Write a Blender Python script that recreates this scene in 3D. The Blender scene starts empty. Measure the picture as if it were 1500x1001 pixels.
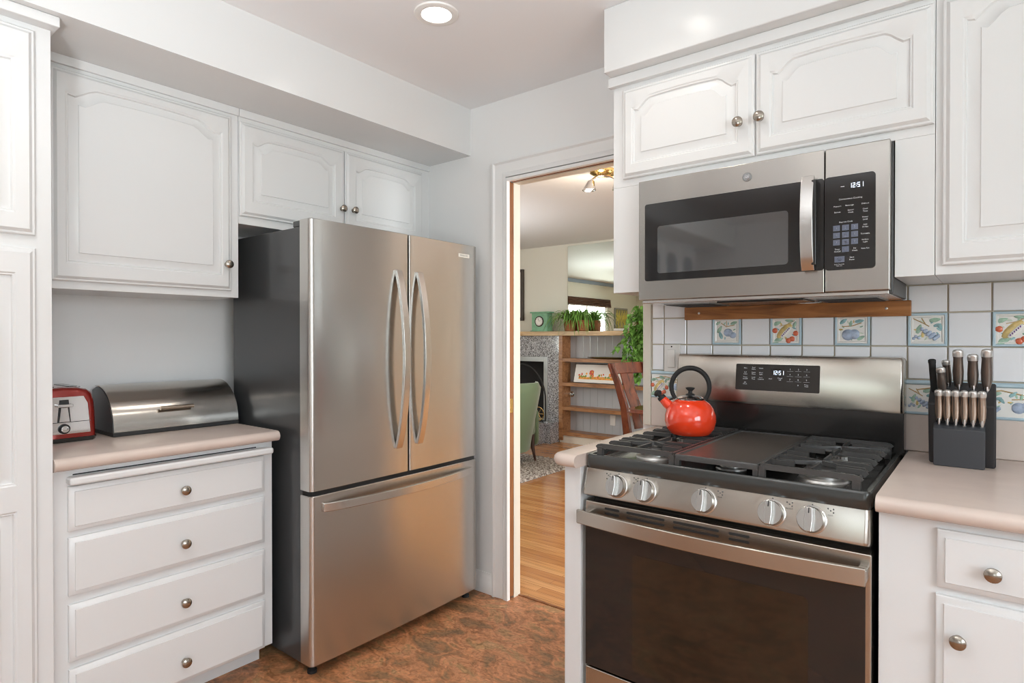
import bpy, bmesh, math, random
from mathutils import Vector, Matrix
random.seed(7)
sc = bpy.context.scene
col = sc.collection
PI = math.pi
R = math.radians

# ------------------------------------------------------------------ camera
cam_d = bpy.data.cameras.new('camera'); cam = bpy.data.objects.new('camera', cam_d); col.objects.link(cam)
yaw, pitch, roll = R(-38.461), R(-0.3767), R(-0.0243)
fv = Vector((math.sin(yaw)*math.cos(pitch), math.cos(yaw)*math.cos(pitch), math.sin(pitch)))
rv = Vector((math.cos(yaw), -math.sin(yaw), 0)); uv = rv.cross(fv)
r2 = rv*math.cos(roll) + uv*math.sin(roll); u2 = -rv*math.sin(roll) + uv*math.cos(roll)
m = Matrix((r2, u2, -fv)).transposed().to_4x4(); m.translation = (0, 0, 1.27)
cam.matrix_world = m
cam_d.sensor_width = 36; cam_d.lens = 36*884.26/1500; cam_d.clip_start = 0.02; cam_d.clip_end = 200
sc.camera = cam
# ------------------------------------------------------------------ world, light, exposure
sc.view_settings.view_transform = 'Standard'; sc.view_settings.look = 'None'
sc.view_settings.gamma = 1; sc.view_settings.use_curve_mapping = False
sc.view_settings.exposure = 0.38
sc.cycles.filter_width = 1.1; sc.cycles.sample_clamp_indirect = 6; sc.cycles.blur_glossy = .5
world = bpy.data.worlds.new('sky'); sc.world = world; world.use_nodes = True
wn = world.node_tree.nodes; wl = world.node_tree.links
bg = wn['Background']; bg.inputs['Strength'].default_value = 1.3
wtc = wn.new('ShaderNodeTexCoord'); wsx = wn.new('ShaderNodeSeparateXYZ'); wr = wn.new('ShaderNodeValToRGB')
wl.new(wtc.outputs['Generated'], wsx.inputs[0]); wl.new(wsx.outputs['Z'], wr.inputs[0]); wl.new(wr.outputs[0], bg.inputs['Color'])
wr.color_ramp.elements[0].position = 0.0; wr.color_ramp.elements[0].color = (.30, .42, .22, 1)
wr.color_ramp.elements[1].position = 0.10; wr.color_ramp.elements[1].color = (.80, .90, 1, 1)

def area(name, loc, target, sx, sy, power, color=(1, 1, 1), shape='RECTANGLE', spread=180):
    l = bpy.data.lights.new(name, 'AREA'); l.shape = shape; l.size = sx; l.size_y = sy; l.energy = power; l.color = color
    l.spread = R(spread)
    o = bpy.data.objects.new(name, l); col.objects.link(o); o.location = loc
    o.rotation_euler = (Vector(target) - Vector(loc)).to_track_quat('-Z', 'Y').to_euler()
    return o
CEIL = 2.425
area('right_window_fill', (2.06, -0.2, 1.55), (0, -0.2, 1.5), 1.85, 1.15, 42, (.86, .94, 1))  # added fill at an unseen window, for even light
area('back_window_fill', (1.15, -2.56, 1.3), (1.15, 0, 1.2), 1.4, 1.2, 6, (.86, .94, 1))  # unseen window light, added to even out the kitchen
area('living_window_fill', (2.06, 3.3, 1.4), (0, 3.4, 1.2), 1.2, 1.6, 105, (.95, .98, 1))  # added fill from an unseen window, brightens the living room
area('daylight_living_side_window', (-6.55, 1.9, 1.5), (0, 2.4, 1.2), 1.4, 1.0, 55, (.95, 1, .95))
def ceiling_fill(name, loc, tgt, power, colr=(.91, .965, 1)):  # added spot, aimed at the ceiling for soft bounced fill
    l = bpy.data.lights.new(name, 'SPOT'); l.energy = power; l.spot_size = R(125); l.spot_blend = 1; l.shadow_soft_size = .12; l.color = colr
    o = bpy.data.objects.new(name, l); col.objects.link(o); o.location = loc; o.rotation_euler = (Vector(tgt)-Vector(loc)).to_track_quat('-Z', 'Y').to_euler()
ceiling_fill('added_bounce_fill', (-.3, -.55, 1.15), (-.7, -.1, 2.42), 150)  # unseen fill added behind the camera, bounced off the kitchen ceiling
ceiling_fill('added_bounce_fill', (-4.2, 3.9, 1.0), (-4.2, 4.0, 2.42), 100)  # unseen fill added to lift the living room by ceiling bounce
RECESSED = [(-1.553, 1.523), (-.845, 1.565), (-1.553, .22), (-.845, -.17), (.5, -.9), (.9, .9)]  # last two are unseen, added to light the room
for i, (x, y) in enumerate(RECESSED):
    area('recessed_bulb', (x, y, CEIL-.012), (x, y, 0), .095, .095, .8 if i < 2 else 1.4, (1, .93, .84), 'DISK', 120)

# ------------------------------------------------------------------ mesh builder
OFF = {}
class MB:
    def __init__(s): s.v = []; s.f = []; s.mi = []; s.mats = []
    def mat(s, m):
        if m not in s.mats: s.mats.append(m)
        return s.mats.index(m)
    def add(s, vs, fs, m):
        b = len(s.v); k = s.mat(m)
        s.v += [tuple(p) for p in vs]; s.f += [tuple(b+i for i in f) for f in fs]; s.mi += [k]*len(fs)
        return s
    def box(s, x0, x1, y0, y1, z0, z1, m, F=None):
        vs = [(x, y, z) for x in (x0, x1) for y in (y0, y1) for z in (z0, z1)]
        if F: vs = [F(*p) for p in vs]
        return s.add(vs, [(0, 1, 3, 2), (4, 6, 7, 5), (0, 4, 5, 1), (2, 3, 7, 6), (0, 2, 6, 4), (1, 5, 7, 3)], m)
    def rings(s, rs, m, cap0=True, cap1=True, closed=True):
        n = len(rs[0]); vs = [p for r in rs for p in r]; fs = []
        for i in range(len(rs)-1):
            for j in range(n if closed else n-1):
                k = (j+1) % n
                fs.append((i*n+j, i*n+k, (i+1)*n+k, (i+1)*n+j))
        if cap0: fs.append(tuple(range(n)))
        if cap1: fs.append(tuple((len(rs)-1)*n+j for j in range(n)))
        return s.add(vs, fs, m)
    def lathe(s, prof, m, F=lambda x, y, z: (x, y, z), n=24, sx=1, sy=1, cap0=True, cap1=True):
        rs = [[F(r*math.cos(2*PI*j/n)*sx, r*math.sin(2*PI*j/n)*sy, h) for j in range(n)] for r, h in prof]
        return s.rings(rs, m, cap0, cap1)
    def prism(s, poly, F, d0, d1, m):
        return s.rings([[F(a, b, d) for a, b in poly] for d in (d0, d1)], m)
    def tube(s, pts, r, m, n=8, side=None, sec=None, closed=False):
        pts = [Vector(p) for p in pts]; N = len(pts); rs = []
        prev = None
        for i, p in enumerate(pts):
            a = pts[(i-1) % N] if (closed or i > 0) else p; b = pts[(i+1) % N] if (closed or i < N-1) else p
            t = (b-a).normalized()
            if side is not None: bb = Vector(side)
            elif prev is not None: bb = prev
            else: bb = Vector((0, 0, 1)) if abs(t.z) < .9 else Vector((1, 0, 0))
            nn = t.cross(bb)
            if nn.length < 1e-6: nn = t.cross(Vector((.3, .8, .5)))
            nn.normalize(); bb = nn.cross(t).normalized(); prev = bb
            rr = r[i] if isinstance(r, (list, tuple)) else r
            if sec: rs.append([p + nn*u*rr + bb*w*rr for u, w in sec])
            else: rs.append([p + nn*math.cos(2*PI*j/n)*rr + bb*math.sin(2*PI*j/n)*rr for j in range(n)])
        if closed: rs.append(rs[0]); return s.rings(rs, m, False, False)
        return s.rings(rs, m)
    def blob(s, F, u, w, d, ru, rw, rd, m, rot=0, n=8, k=5, point=0):
        rs = []
        for i in range(1, k):
            a = PI*i/k; h = -math.cos(a); q = math.sin(a); ring = []
            for j in range(n):
                t = 2*PI*j/n; x = ru*h; y = rw*q*math.cos(t)*(1-point*max(0, h)); z = rd*q*math.sin(t)
                ring.append(F(u + x*math.cos(rot) - y*math.sin(rot), w + x*math.sin(rot) + y*math.cos(rot), d+z))
            rs.append(ring)
        return s.rings(rs, m)
    def text(s, txt, F, u, w, size, m, align='CENTER', d=0.0006, bold=0):
        c = bpy.data.curves.new('t', 'FONT'); c.body = txt; c.size = size; c.align_x = align; c.align_y = 'CENTER'
        c.resolution_u = 2; c.offset = bold
        o = bpy.data.objects.new('t', c); me = bpy.data.meshes.new_from_object(o)
        s.add([F(u+v.co.x, w+v.co.y, d) for v in me.vertices], [tuple(p.vertices) for p in me.polygons], m)
        bpy.data.objects.remove(o); bpy.data.curves.remove(c); bpy.data.meshes.remove(me)
        return s
    def build(s, name, parent=None, bevel=0, seg=2, ang=35, off=None):
        o3 = Vector(off) if off is not None else (OFF.get(parent.name, Vector()) if parent else Vector())
        me = bpy.data.meshes.new(name)
        me.from_pydata([tuple(Vector(p)-o3) for p in s.v], [], s.f)
        for mm in s.mats: me.materials.append(mm)
        for p, k in zip(me.polygons, s.mi): p.material_index = k
        bm = bmesh.new(); bm.from_mesh(me); bmesh.ops.recalc_face_normals(bm, faces=bm.faces[:]); bm.to_mesh(me); bm.free()
        me.shade_smooth(); me.set_sharp_from_angle(angle=R(ang))
        o = bpy.data.objects.new(name, me); col.objects.link(o)
        if bevel:
            b = o.modifiers.new('bevel', 'BEVEL'); b.width = bevel; b.segments = seg; b.limit_method = 'ANGLE'; b.angle_limit = R(40); b.harden_normals = True
        if parent: o.parent = parent
        OFF[o.name] = o3
        return o

def FX(X): return lambda u, w, d: (X+d, u, w)          # faces +x, u = y
def FY(Y): return lambda u, w, d: (u, Y-d, w)          # faces -y, u = x
def FZ(Z): return lambda u, w, d: (u, w, Z+d)          # faces up
def tag(o, label, cat, group=None, kind=None):
    o['label'] = label; o['category'] = cat
    if group: o['group'] = group
    if kind: o['kind'] = kind
    return o
def thing(name, label, cat, loc=(0, 0, 0), group=None, local=False):
    o = bpy.data.objects.new(name, None); col.objects.link(o); o.location = loc; o.empty_display_size = .1
    OFF[o.name] = Vector() if local else Vector(loc)
    return tag(o, label, cat, group)
def struct(name, mb, **k):
    o = mb.build(name, **k); o['kind'] = 'structure'; return o
def copy_tree(o, parent=None):
    c = o.copy(); col.objects.link(c)
    if parent: c.parent = parent
    OFF[c.name] = OFF.get(o.name, Vector())
    for ch in list(o.children): copy_tree(ch, c)
    return c

# ------------------------------------------------------------------ materials
def newmat(name):
    m = bpy.data.materials.new(name); m.use_nodes = True
    return m, m.node_tree.nodes, m.node_tree.links, m.node_tree.nodes['Principled BSDF']
def pbr(name, c, rough=.5, metal=0, bump=0, bscale=200, coat=0, spec=.5, var=0, vscale=3, **k):
    m, n, l, p = newmat(name)
    p.inputs['Base Color'].default_value = (*c, 1); p.inputs['Roughness'].default_value = rough
    p.inputs['Metallic'].default_value = metal; p.inputs['Coat Weight'].default_value = coat
    p.inputs['Coat Roughness'].default_value = .08
    p.inputs['Specular IOR Level'].default_value = spec
    tc = n.new('ShaderNodeTexCoord')
    if bump:
        t = n.new('ShaderNodeTexNoise'); t.inputs['Scale'].default_value = bscale; l.new(tc.outputs['Object'], t.inputs['Vector'])
        b = n.new('ShaderNodeBump'); b.inputs['Strength'].default_value = bump; b.inputs['Distance'].default_value = .002
        l.new(t.outputs['Fac'], b.inputs['Height']); l.new(b.outputs[0], p.inputs['Normal'])
    if var:
        t = n.new('ShaderNodeTexNoise'); t.inputs['Scale'].default_value = vscale; t.inputs['Detail'].default_value = 6
        l.new(tc.outputs['Object'], t.inputs['Vector'])
        r = n.new('ShaderNodeValToRGB'); r.color_ramp.elements[0].position = .3; r.color_ramp.elements[1].position = .7
        r.color_ramp.elements[0].color = (*[x*(1-var) for x in c], 1); r.color_ramp.elements[1].color = (*[min(1, x*(1+var)) for x in c], 1)
        l.new(t.outputs['Fac'], r.inputs[0]); l.new(r.outputs[0], p.inputs['Base Color'])
    for kk, v in k.items(): p.inputs[kk.replace('_', ' ')].default_value = v
    return m
def ramp(n, stops):
    r = n.new('ShaderNodeValToRGB'); e = r.color_ramp.elements
    while len(e) < len(stops): e.new(.5)
    for a, (pos, c) in zip(e, stops): a.position = pos; a.color = (*c, 1)
    return r
def emis(name, c, s):
    m, n, l, p = newmat(name)
    p.inputs['Base Color'].default_value = (*c, 1); p.inputs['Emission Color'].default_value = (*c, 1); p.inputs['Emission Strength'].default_value = s
    return m
def brushed(name, c, rough=.3, aniso=.7, streak=(1, 1, 45), rotn=0.0):
    m, n, l, p = newmat(name)
    p.inputs['Metallic'].default_value = 1; p.inputs['Base Color'].default_value = (*c, 1)
    tc = n.new('ShaderNodeTexCoord'); mp = n.new('ShaderNodeMapping'); mp.inputs['Scale'].default_value = streak
    t = n.new('ShaderNodeTexNoise'); t.inputs['Scale'].default_value = 12; t.inputs['Detail'].default_value = 3
    l.new(tc.outputs['Object'], mp.inputs[0]); l.new(mp.outputs[0], t.inputs['Vector'])
    mr = n.new('ShaderNodeMapRange'); mr.inputs['To Min'].default_value = rough-.005; mr.inputs['To Max'].default_value = rough+.005
    l.new(t.outputs['Fac'], mr.inputs['Value']); l.new(mr.outputs[0], p.inputs['Roughness'])
    tg = n.new('ShaderNodeTangent'); tg.direction_type = 'RADIAL'; tg.axis = 'Z'; l.new(tg.outputs[0], p.inputs['Tangent'])
    p.inputs['Anisotropic'].default_value = aniso; p.inputs['Anisotropic Rotation'].default_value = rotn
    return m
def wood(name, dark, mid, light, scale=(1, 12, 1), rough=.35, nscale=2.2, dist=1.2, coat=0):
    m, n, l, p = newmat(name)
    tc = n.new('ShaderNodeTexCoord'); mp = n.new('ShaderNodeMapping'); mp.inputs['Scale'].default_value = scale
    t = n.new('ShaderNodeTexNoise'); t.inputs['Scale'].default_value = nscale; t.inputs['Detail'].default_value = 8; t.inputs['Distortion'].default_value = dist
    l.new(tc.outputs['Object'], mp.inputs[0]); l.new(mp.outputs[0], t.inputs['Vector'])
    r = ramp(n, [(.3, dark), (.5, mid), (.72, light)]); l.new(t.outputs['Fac'], r.inputs[0]); l.new(r.outputs[0], p.inputs['Base Color'])
    p.inputs['Roughness'].default_value = rough; p.inputs['Coat Weight'].default_value = coat
    return m

M = {}
M['cab'] = pbr('cabinet_paint', (.765, .765, .762), .36, coat=.08, bump=.04, bscale=60)
M['wall'] = pbr('wall_paint', (.85, .85, .845), .45, bump=.05, bscale=120)
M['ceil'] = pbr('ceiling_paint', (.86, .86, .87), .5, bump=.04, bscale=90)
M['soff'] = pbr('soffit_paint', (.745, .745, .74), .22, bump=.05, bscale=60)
M['trim'] = pbr('trim_paint', (.85, .848, .84), .3)
M['cream'] = pbr('cream_paint', (.72, .67, .58), .4)
M['livwall'] = pbr('living_wall_paint', (.76, .745, .66), .6)
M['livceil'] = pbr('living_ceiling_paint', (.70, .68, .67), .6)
M['panelling'] = pbr('grey_panelling_paint', (.42, .43, .45), .5)
M['steel'] = brushed('brushed_steel', (.60, .585, .56), .27, .75, rotn=.25)
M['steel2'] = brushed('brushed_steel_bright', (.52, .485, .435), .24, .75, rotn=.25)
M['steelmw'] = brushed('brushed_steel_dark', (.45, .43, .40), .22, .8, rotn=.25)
M['steelroll'] = brushed('brushed_steel_roll', (.52, .495, .46), .20, .4)
M['chrome'] = pbr('chrome', (.68, .68, .68), .09, 1)
M['bronze'] = pbr('bronze_handle', (.42, .35, .28), .25, 1)
M['capsteel'] = pbr('satin_cap_steel', (.72, .71, .69), .28, .8)
M['nickel'] = pbr('knob_nickel', (.40, .36, .31), .22, 1)
M['handle'] = pbr('handle_steel', (.62, .61, .59), .27, 1)
M['badge'] = pbr('badge_plate', (.75, .72, .66), .4, .3)
M['dkside'] = pbr('charcoal_side', (.05, .052, .054), .30, 0, bump=.15, bscale=500, coat=.3)
M['dkside2'] = pbr('charcoal_trim', (.06, .06, .06), .4)
M['black'] = pbr('black_enamel', (.018, .017, .016), .18, coat=.3)
M['blackm'] = pbr('black_matte', (.02, .02, .02), .5)
M['deck'] = pbr('cooktop_enamel', (.038, .040, .038), .22, coat=.3)
M['rubber'] = pbr('black_rubber', (.012, .012, .012), .7)
M['glassblk'] = pbr('black_glass', (.018, .017, .017), .05, spec=.6)
M['panelblk'] = pbr('control_panel_black', (.035, .030, .027), .25)
M['mwwin'] = pbr('microwave_window', (.045, .047, .049), .05, spec=.5, IOR=2.5)
M['ovenwin'] = pbr('oven_window', (.02, .014, .009), .05, spec=.7, var=.3, vscale=6)  # brown mottle paints in the cork floor's reflection
M['iron'] = pbr('cast_iron', (.055, .053, .051), .30, bump=.25, bscale=300, spec=.6)
M['griddle'] = pbr('griddle_iron', (.10, .085, .072), .34, .35, var=.25, vscale=5)
M['burner'] = pbr('burner_aluminium', (.60, .59, .57), .35, 1)
M['white_ink'] = pbr('white_print', (.78, .80, .82), .5)
M['grey_ink'] = pbr('dark_print', (.10, .10, .10), .5)
M['key'] = pbr('key_blue_grey', (.14, .16, .22), .35)
M['digits'] = emis('clock_digits', (.75, .85, 1), 1.2)
M['redpot'] = pbr('red_enamel', (.86, .055, .014), .13, coat=.6, spec=.6)
M['redtoast'] = pbr('toaster_red', (.30, .018, .012), .15, .4, coat=.7)
M['lam'] = pbr('pink_beige_laminate', (.66, .545, .48), .26, var=.05, vscale=8, coat=.1)
M['lamsp'] = pbr('laminate_splash', (.66, .56, .50), .35)
M['tile'] = pbr('white_glazed_tile', (.84, .85, .875), .12, bump=.10, bscale=14, coat=.3)
M['grout'] = pbr('sand_grout', (.56, .49, .38), .8)
M['tileblue'] = pbr('pale_blue_glaze', (.48, .63, .71), .2, coat=.3)
M['tilecream'] = pbr('cream_glaze', (.84, .83, .79), .2, coat=.3)
M['gl_leaf'] = pbr('glaze_leaf', (.35, .52, .40), .25, var=.3, vscale=60, coat=.3)
M['gl_pale'] = pbr('glaze_pale_green', (.62, .70, .58), .25, coat=.3)
M['gl_teal'] = pbr('glaze_teal', (.28, .48, .50), .25, var=.3, vscale=60, coat=.3)
M['gl_blue'] = pbr('glaze_fruit_blue', (.40, .48, .62), .25, var=.25, vscale=60, coat=.3)
M['gl_brown'] = pbr('glaze_branch', (.52, .36, .18), .3, coat=.3)
M['gl_red'] = pbr('glaze_cherry', (.70, .16, .08), .2, coat=.3)
M['gl_yel'] = pbr('glaze_papaya', (.66, .50, .20), .25, var=.3, vscale=60, coat=.3)
M['gl_purple'] = pbr('glaze_seed', (.22, .12, .32), .25, coat=.3)
M['plastic'] = pbr('white_plastic', (.76, .75, .72), .35)
M['railwood'] = wood('rail_wood', (.16, .055, .012), (.36, .14, .035), (.50, .22, .07), (1.5, 10, 14))
M['doorwood'] = wood('door_edge_wood', (.17, .06, .02), (.27, .105, .038), (.34, .14, .055), (10, 10, 1.2))
M['shelfwood'] = wood('shelf_wood', (.20, .082, .028), (.34, .155, .06), (.44, .22, .09), (2, 10, 10))
M['mantelwood'] = wood('mantel_wood', (.42, .26, .12), (.56, .38, .19), (.64, .46, .26), (1.5, 10, 10))
M['cherry'] = wood('cherry_wood', (.055, .010, .004), (.13, .027, .011), (.20, .05, .02), (8, 8, 2), .2, coat=.5)
M['steak'] = pbr('steel_knife_handle', (.50, .41, .34), .28, 1)
M['dkhandle'] = pbr('dark_steel_handle', (.20, .17, .15), .28, .9)
M['block'] = pbr('black_block', (.022, .021, .023), .45)
M['blockin'] = pbr('black_block_front', (.050, .053, .060), .5)
M['greenchair'] = pbr('sage_velvet', (.15, .22, .12), .75, Sheen_Weight=.5)
M['darkleg'] = pbr('walnut_leg', (.05, .018, .01), .4)
M['greenmetal'] = pbr('mint_painted_clock', (.20, .42, .26), .5, var=.15, vscale=20)
M['brass'] = pbr('brass', (.70, .48, .18), .25, 1)
M['greymetal'] = pbr('brushed_pewter', (.32, .33, .33), .35, .8)
M['basket'] = pbr('rust_basket', (.33, .12, .045), .7, bump=1, bscale=90, var=.3, vscale=40)
M['leaf'] = pbr('plant_leaf', (.16, .34, .06), .45, var=.45, vscale=9)
M['leaf2'] = pbr('vine_leaf', (.17, .36, .07), .4, var=.5, vscale=14)
M['soil'] = pbr('soil', (.03, .02, .012), .9)
M['tray'] = pbr('tray_bronze', (.17, .14, .05), .25, .6)
M['paper'] = pbr('white_mat_board', (.82, .80, .76), .5)
M['pic_orange'] = pbr('painting_orange', (.75, .33, .05), .5, var=.3, vscale=30)
M['pic_green'] = pbr('painting_green', (.18, .30, .06), .5)
M['pic_red'] = pbr('painting_red', (.60, .10, .05), .5)
M['pic_yellow'] = pbr('painting_yellow', (.75, .60, .08), .5, var=.4, vscale=16)
M['pic_olive'] = pbr('painting_olive', (.28, .26, .12), .5, var=.3, vscale=12)
M['frame_dk'] = pbr('dark_frame', (.06, .045, .035), .4)
M['mirror'] = pbr('mirror_lawn_tint', (.86, .92, .86), .01, 1)  # green tint paints in lawn daylight on the reflected ceiling
M['shade'] = wood('bamboo_shade', (.05, .02, .012), (.10, .045, .028), (.16, .08, .05), (1, 1, 60))
M['lampglow'] = emis('lamp_diffuser', (1, .95, .88), 9)
M['bulb'] = emis('halogen_bulb', (1, .86, .66), 14)
M['bright_trim'] = pbr('lamp_trim_white', (.85, .83, .80), .4)
M['fpblack'] = pbr('firebox_black', (.012, .012, .013), .8)
M['fabshade'] = pbr('dark_glass_pane', (.20, .23, .26), .06, spec=.8)
M['blueceil'] = pbr('blue_crown_paint', (.30, .38, .48), .5)

def mk_granite():
    m, n, l, p = newmat('grey_granite')
    tc = n.new('ShaderNodeTexCoord'); t = n.new('ShaderNodeTexNoise'); t.inputs['Scale'].default_value = 90; t.inputs['Detail'].default_value = 8
    l.new(tc.outputs['Object'], t.inputs['Vector'])
    r = ramp(n, [(.36, (.05, .05, .055)), (.46, (.24, .24, .25)), (.54, (.38, .39, .41)), (.66, (.60, .62, .65))])
    l.new(t.outputs['Fac'], r.inputs[0])
    br = n.new('ShaderNodeTexBrick'); br.offset = 0; br.inputs['Scale'].default_value = 1; br.inputs['Brick Width'].default_value = .305; br.inputs['Row Height'].default_value = .305
    br.inputs['Mortar Size'].default_value = .002
    mp = n.new('ShaderNodeMapping'); mp.inputs['Rotation'].default_value = (R(90), 0, 0); l.new(tc.outputs['Object'], mp.inputs[0]); l.new(mp.outputs[0], br.inputs['Vector'])
    mx = n.new('ShaderNodeMix'); mx.data_type = 'RGBA'; l.new(br.outputs['Fac'], mx.inputs[0]); l.new(r.outputs[0], mx.inputs[6]); mx.inputs[7].default_value = (.30, .30, .30, 1)
    l.new(mx.outputs[2], p.inputs['Base Color']); p.inputs['Roughness'].default_value = .10; p.inputs['Coat Weight'].default_value = .4
    return m
M['granite'] = mk_granite()
def mk_cork():
    m, n, l, p = newmat('cork_patterned_floor')
    tc = n.new('ShaderNodeTexCoord')
    mp = n.new('ShaderNodeMapping'); mp.inputs['Scale'].default_value = (1, 1.5, 1); mp.inputs['Rotation'].default_value = (0, 0, R(25))
    l.new(tc.outputs['Object'], mp.inputs[0])
    t = n.new('ShaderNodeTexNoise'); t.inputs['Scale'].default_value = 5.5; t.inputs['Detail'].default_value = 9; t.inputs['Roughness'].default_value = .62; t.inputs['Distortion'].default_value = 1.1
    l.new(mp.outputs[0], t.inputs['Vector'])
    r = ramp(n, [(.28, (.15, .085, .042)), (.40, (.27, .15, .075)), (.47, (.38, .165, .072)), (.54, (.53, .235, .115)), (.62, (.34, .20, .09)), (.74, (.64, .35, .19))])
    l.new(t.outputs['Fac'], r.inputs[0])
    t2 = n.new('ShaderNodeTexNoise'); t2.inputs['Scale'].default_value = 30; t2.inputs['Detail'].default_value = 6; t2.inputs['Distortion'].default_value = 1.5; l.new(mp.outputs[0], t2.inputs['Vector'])
    r2_ = ramp(n, [(.34, (.26, .22, .14)), (.50, (.5, .5, .5)), (.66, (.74, .68, .60))]); l.new(t2.outputs['Fac'], r2_.inputs[0])
    mx = n.new('ShaderNodeMix'); mx.data_type = 'RGBA'; mx.blend_type = 'OVERLAY'; mx.inputs[0].default_value = .6
    l.new(r.outputs[0], mx.inputs[6]); l.new(r2_.outputs[0], mx.inputs[7])
    l.new(mx.outputs[2], p.inputs['Base Color']); p.inputs['Roughness'].default_value = .42
    b = n.new('ShaderNodeBump'); b.inputs['Strength'].default_value = .15; b.inputs['Distance'].default_value = .002; l.new(t2.outputs['Fac'], b.inputs['Height']); l.new(b.outputs[0], p.inputs['Normal'])
    return m
M['cork'] = mk_cork()
def mk_planks():
    m, n, l, p = newmat('oak_plank_floor')
    tc = n.new('ShaderNodeTexCoord')
    br = n.new('ShaderNodeTexBrick'); br.offset = .37; br.inputs['Scale'].default_value = 1; br.inputs['Brick Width'].default_value = 1.3; br.inputs['Row Height'].default_value = .058
    br.inputs['Mortar Size'].default_value = .0009; br.inputs['Color1'].default_value = (0, 0, 0, 1); br.inputs['Color2'].default_value = (1, 1, 1, 1); br.inputs['Bias'].default_value = 0
    l.new(tc.outputs['Object'], br.inputs['Vector'])
    r = ramp(n, [(0, (.50, .205, .06)), (.45, (.58, .26, .085)), (.8, (.65, .31, .11)), (1, (.68, .345, .13))]); l.new(br.outputs['Color'], r.inputs[0])
    mp = n.new('ShaderNodeMapping'); mp.inputs['Scale'].default_value = (1.2, 22, 1); l.new(tc.outputs['Object'], mp.inputs[0])
    t = n.new('ShaderNodeTexNoise'); t.inputs['Scale'].default_value = 2.5; t.inputs['Detail'].default_value = 7; t.inputs['Distortion'].default_value = .8; l.new(mp.outputs[0], t.inputs['Vector'])
    r3 = ramp(n, [(.3, (.62, .55, .48)), (.55, (1, 1, 1)), (.8, (1.1, 1.1, 1.1))]); l.new(t.outputs['Fac'], r3.inputs[0])
    mx = n.new('ShaderNodeMix'); mx.data_type = 'RGBA'; mx.blend_type = 'MULTIPLY'; mx.inputs[0].default_value = .8; l.new(r.outputs[0], mx.inputs[6]); l.new(r3.outputs[0], mx.inputs[7])
    mx2 = n.new('ShaderNodeMix'); mx2.data_type = 'RGBA'; l.new(br.outputs['Fac'], mx2.inputs[0]); l.new(mx.outputs[2], mx2.inputs[6]); mx2.inputs[7].default_value = (.20, .08, .03, 1)
    l.new(mx2.outputs[2], p.inputs['Base Color']); p.inputs['Roughness'].default_value = .22; p.inputs['Coat Weight'].default_value = .3
    return m
M['planks'] = mk_planks()
def mk_rug():
    m, n, l, p = newmat('shag_rug')
    tc = n.new('ShaderNodeTexCoord'); t = n.new('ShaderNodeTexNoise'); t.inputs['Scale'].default_value = 45; t.inputs['Detail'].default_value = 6; l.new(tc.outputs['Object'], t.inputs['Vector'])
    r = ramp(n, [(.35, (.16, .12, .10)), (.5, (.42, .37, .33)), (.62, (.70, .66, .61))]); l.new(t.outputs['Fac'], r.inputs[0]); l.new(r.outputs[0], p.inputs['Base Color'])
    p.inputs['Roughness'].default_value = .95
    return m
M['rug'] = mk_rug()

# ------------------------------------------------------------------ room shell
def wall(name, boxes, mat): 
    mb = MB()
    for b in boxes: mb.box(*b, mat)
    return struct(name, mb)
WL, WD = -2.69, 2.27      # left wall plane, door wall plane
struct('floor', MB().box(-2.81, 2.1, -2.6, 2.35, -.06, 0, M['cork']))
struct('floor_living', MB().box(-6.6, 2.1, 2.35, 6.4, -.06, 0, M['planks']).box(-6.6, -2.81, -.35, 2.35, -.06, 0, M['planks']))
struct('ceiling', MB().box(-2.81, 2.1, -2.6, 2.355, CEIL, CEIL+.08, M['ceil']))
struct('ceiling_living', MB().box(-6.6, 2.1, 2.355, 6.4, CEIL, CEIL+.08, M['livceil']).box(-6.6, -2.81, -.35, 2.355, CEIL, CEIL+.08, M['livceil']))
wall('wall_left', [(-2.81, WL, -2.6, WD, 0, CEIL)], M['wall'])
mbw = MB()
for b in [(-2.81, -2.0, WD, 2.355, 0, CEIL), (-2.0, -1.83, WD, 2.2735, 0, CEIL), (-2.0, -1.83, 2.306, 2.355, 0, CEIL), (-1.83, -1.11, WD, 2.355, 2.035, CEIL), (-1.11, 2.1, WD, 2.355, 0, CEIL)]: mbw.box(*b, M['wall'])
struct('wall_doorway', mbw)
wall('wall_right', [(2.0, 2.1, -2.6, 2.27, 0, .95), (2.0, 2.1, -2.6, 2.27, 2.15, CEIL), (2.0, 2.1, -2.6, -1.15, .95, 2.15), (2.0, 2.1, .75, 2.27, .95, 2.15)], M['wall'])
wall('wall_back', [(-2.69, 2.0, -2.6, -2.5, 0, .65), (-2.69, 2.0, -2.6, -2.5, 1.95, CEIL), (-2.69, .4, -2.6, -2.5, .65, 1.95), (1.9, 2.0, -2.6, -2.5, .65, 1.95)], M['wall'])
LY = 6.28
wall('wall_far', [(-6.6, 2.1, LY, 6.4, 0, CEIL)], M['livwall'])
wall('wall_side', [(-6.6, -6.44, -.35, 1.16, 0, CEIL), (-6.6, -6.44, 2.67, LY, 0, CEIL), (-6.6, -6.44, 1.16, 2.67, 0, .95), (-6.6, -6.44, 1.16, 2.67, 2.05, CEIL)], M['livwall'])
wall('wall_near', [(-6.44, -2.81, -.35, -.2, 0, CEIL)], M['livwall'])
wall('wall_living_right', [(2.0, 2.1, 2.355, 2.65, 0, CEIL), (2.0, 2.1, 3.95, LY, 0, CEIL), (2.0, 2.1, 2.65, 3.95, 0, .55), (2.0, 2.1, 2.65, 3.95, 2.25, CEIL)], M['livwall'])
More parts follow.
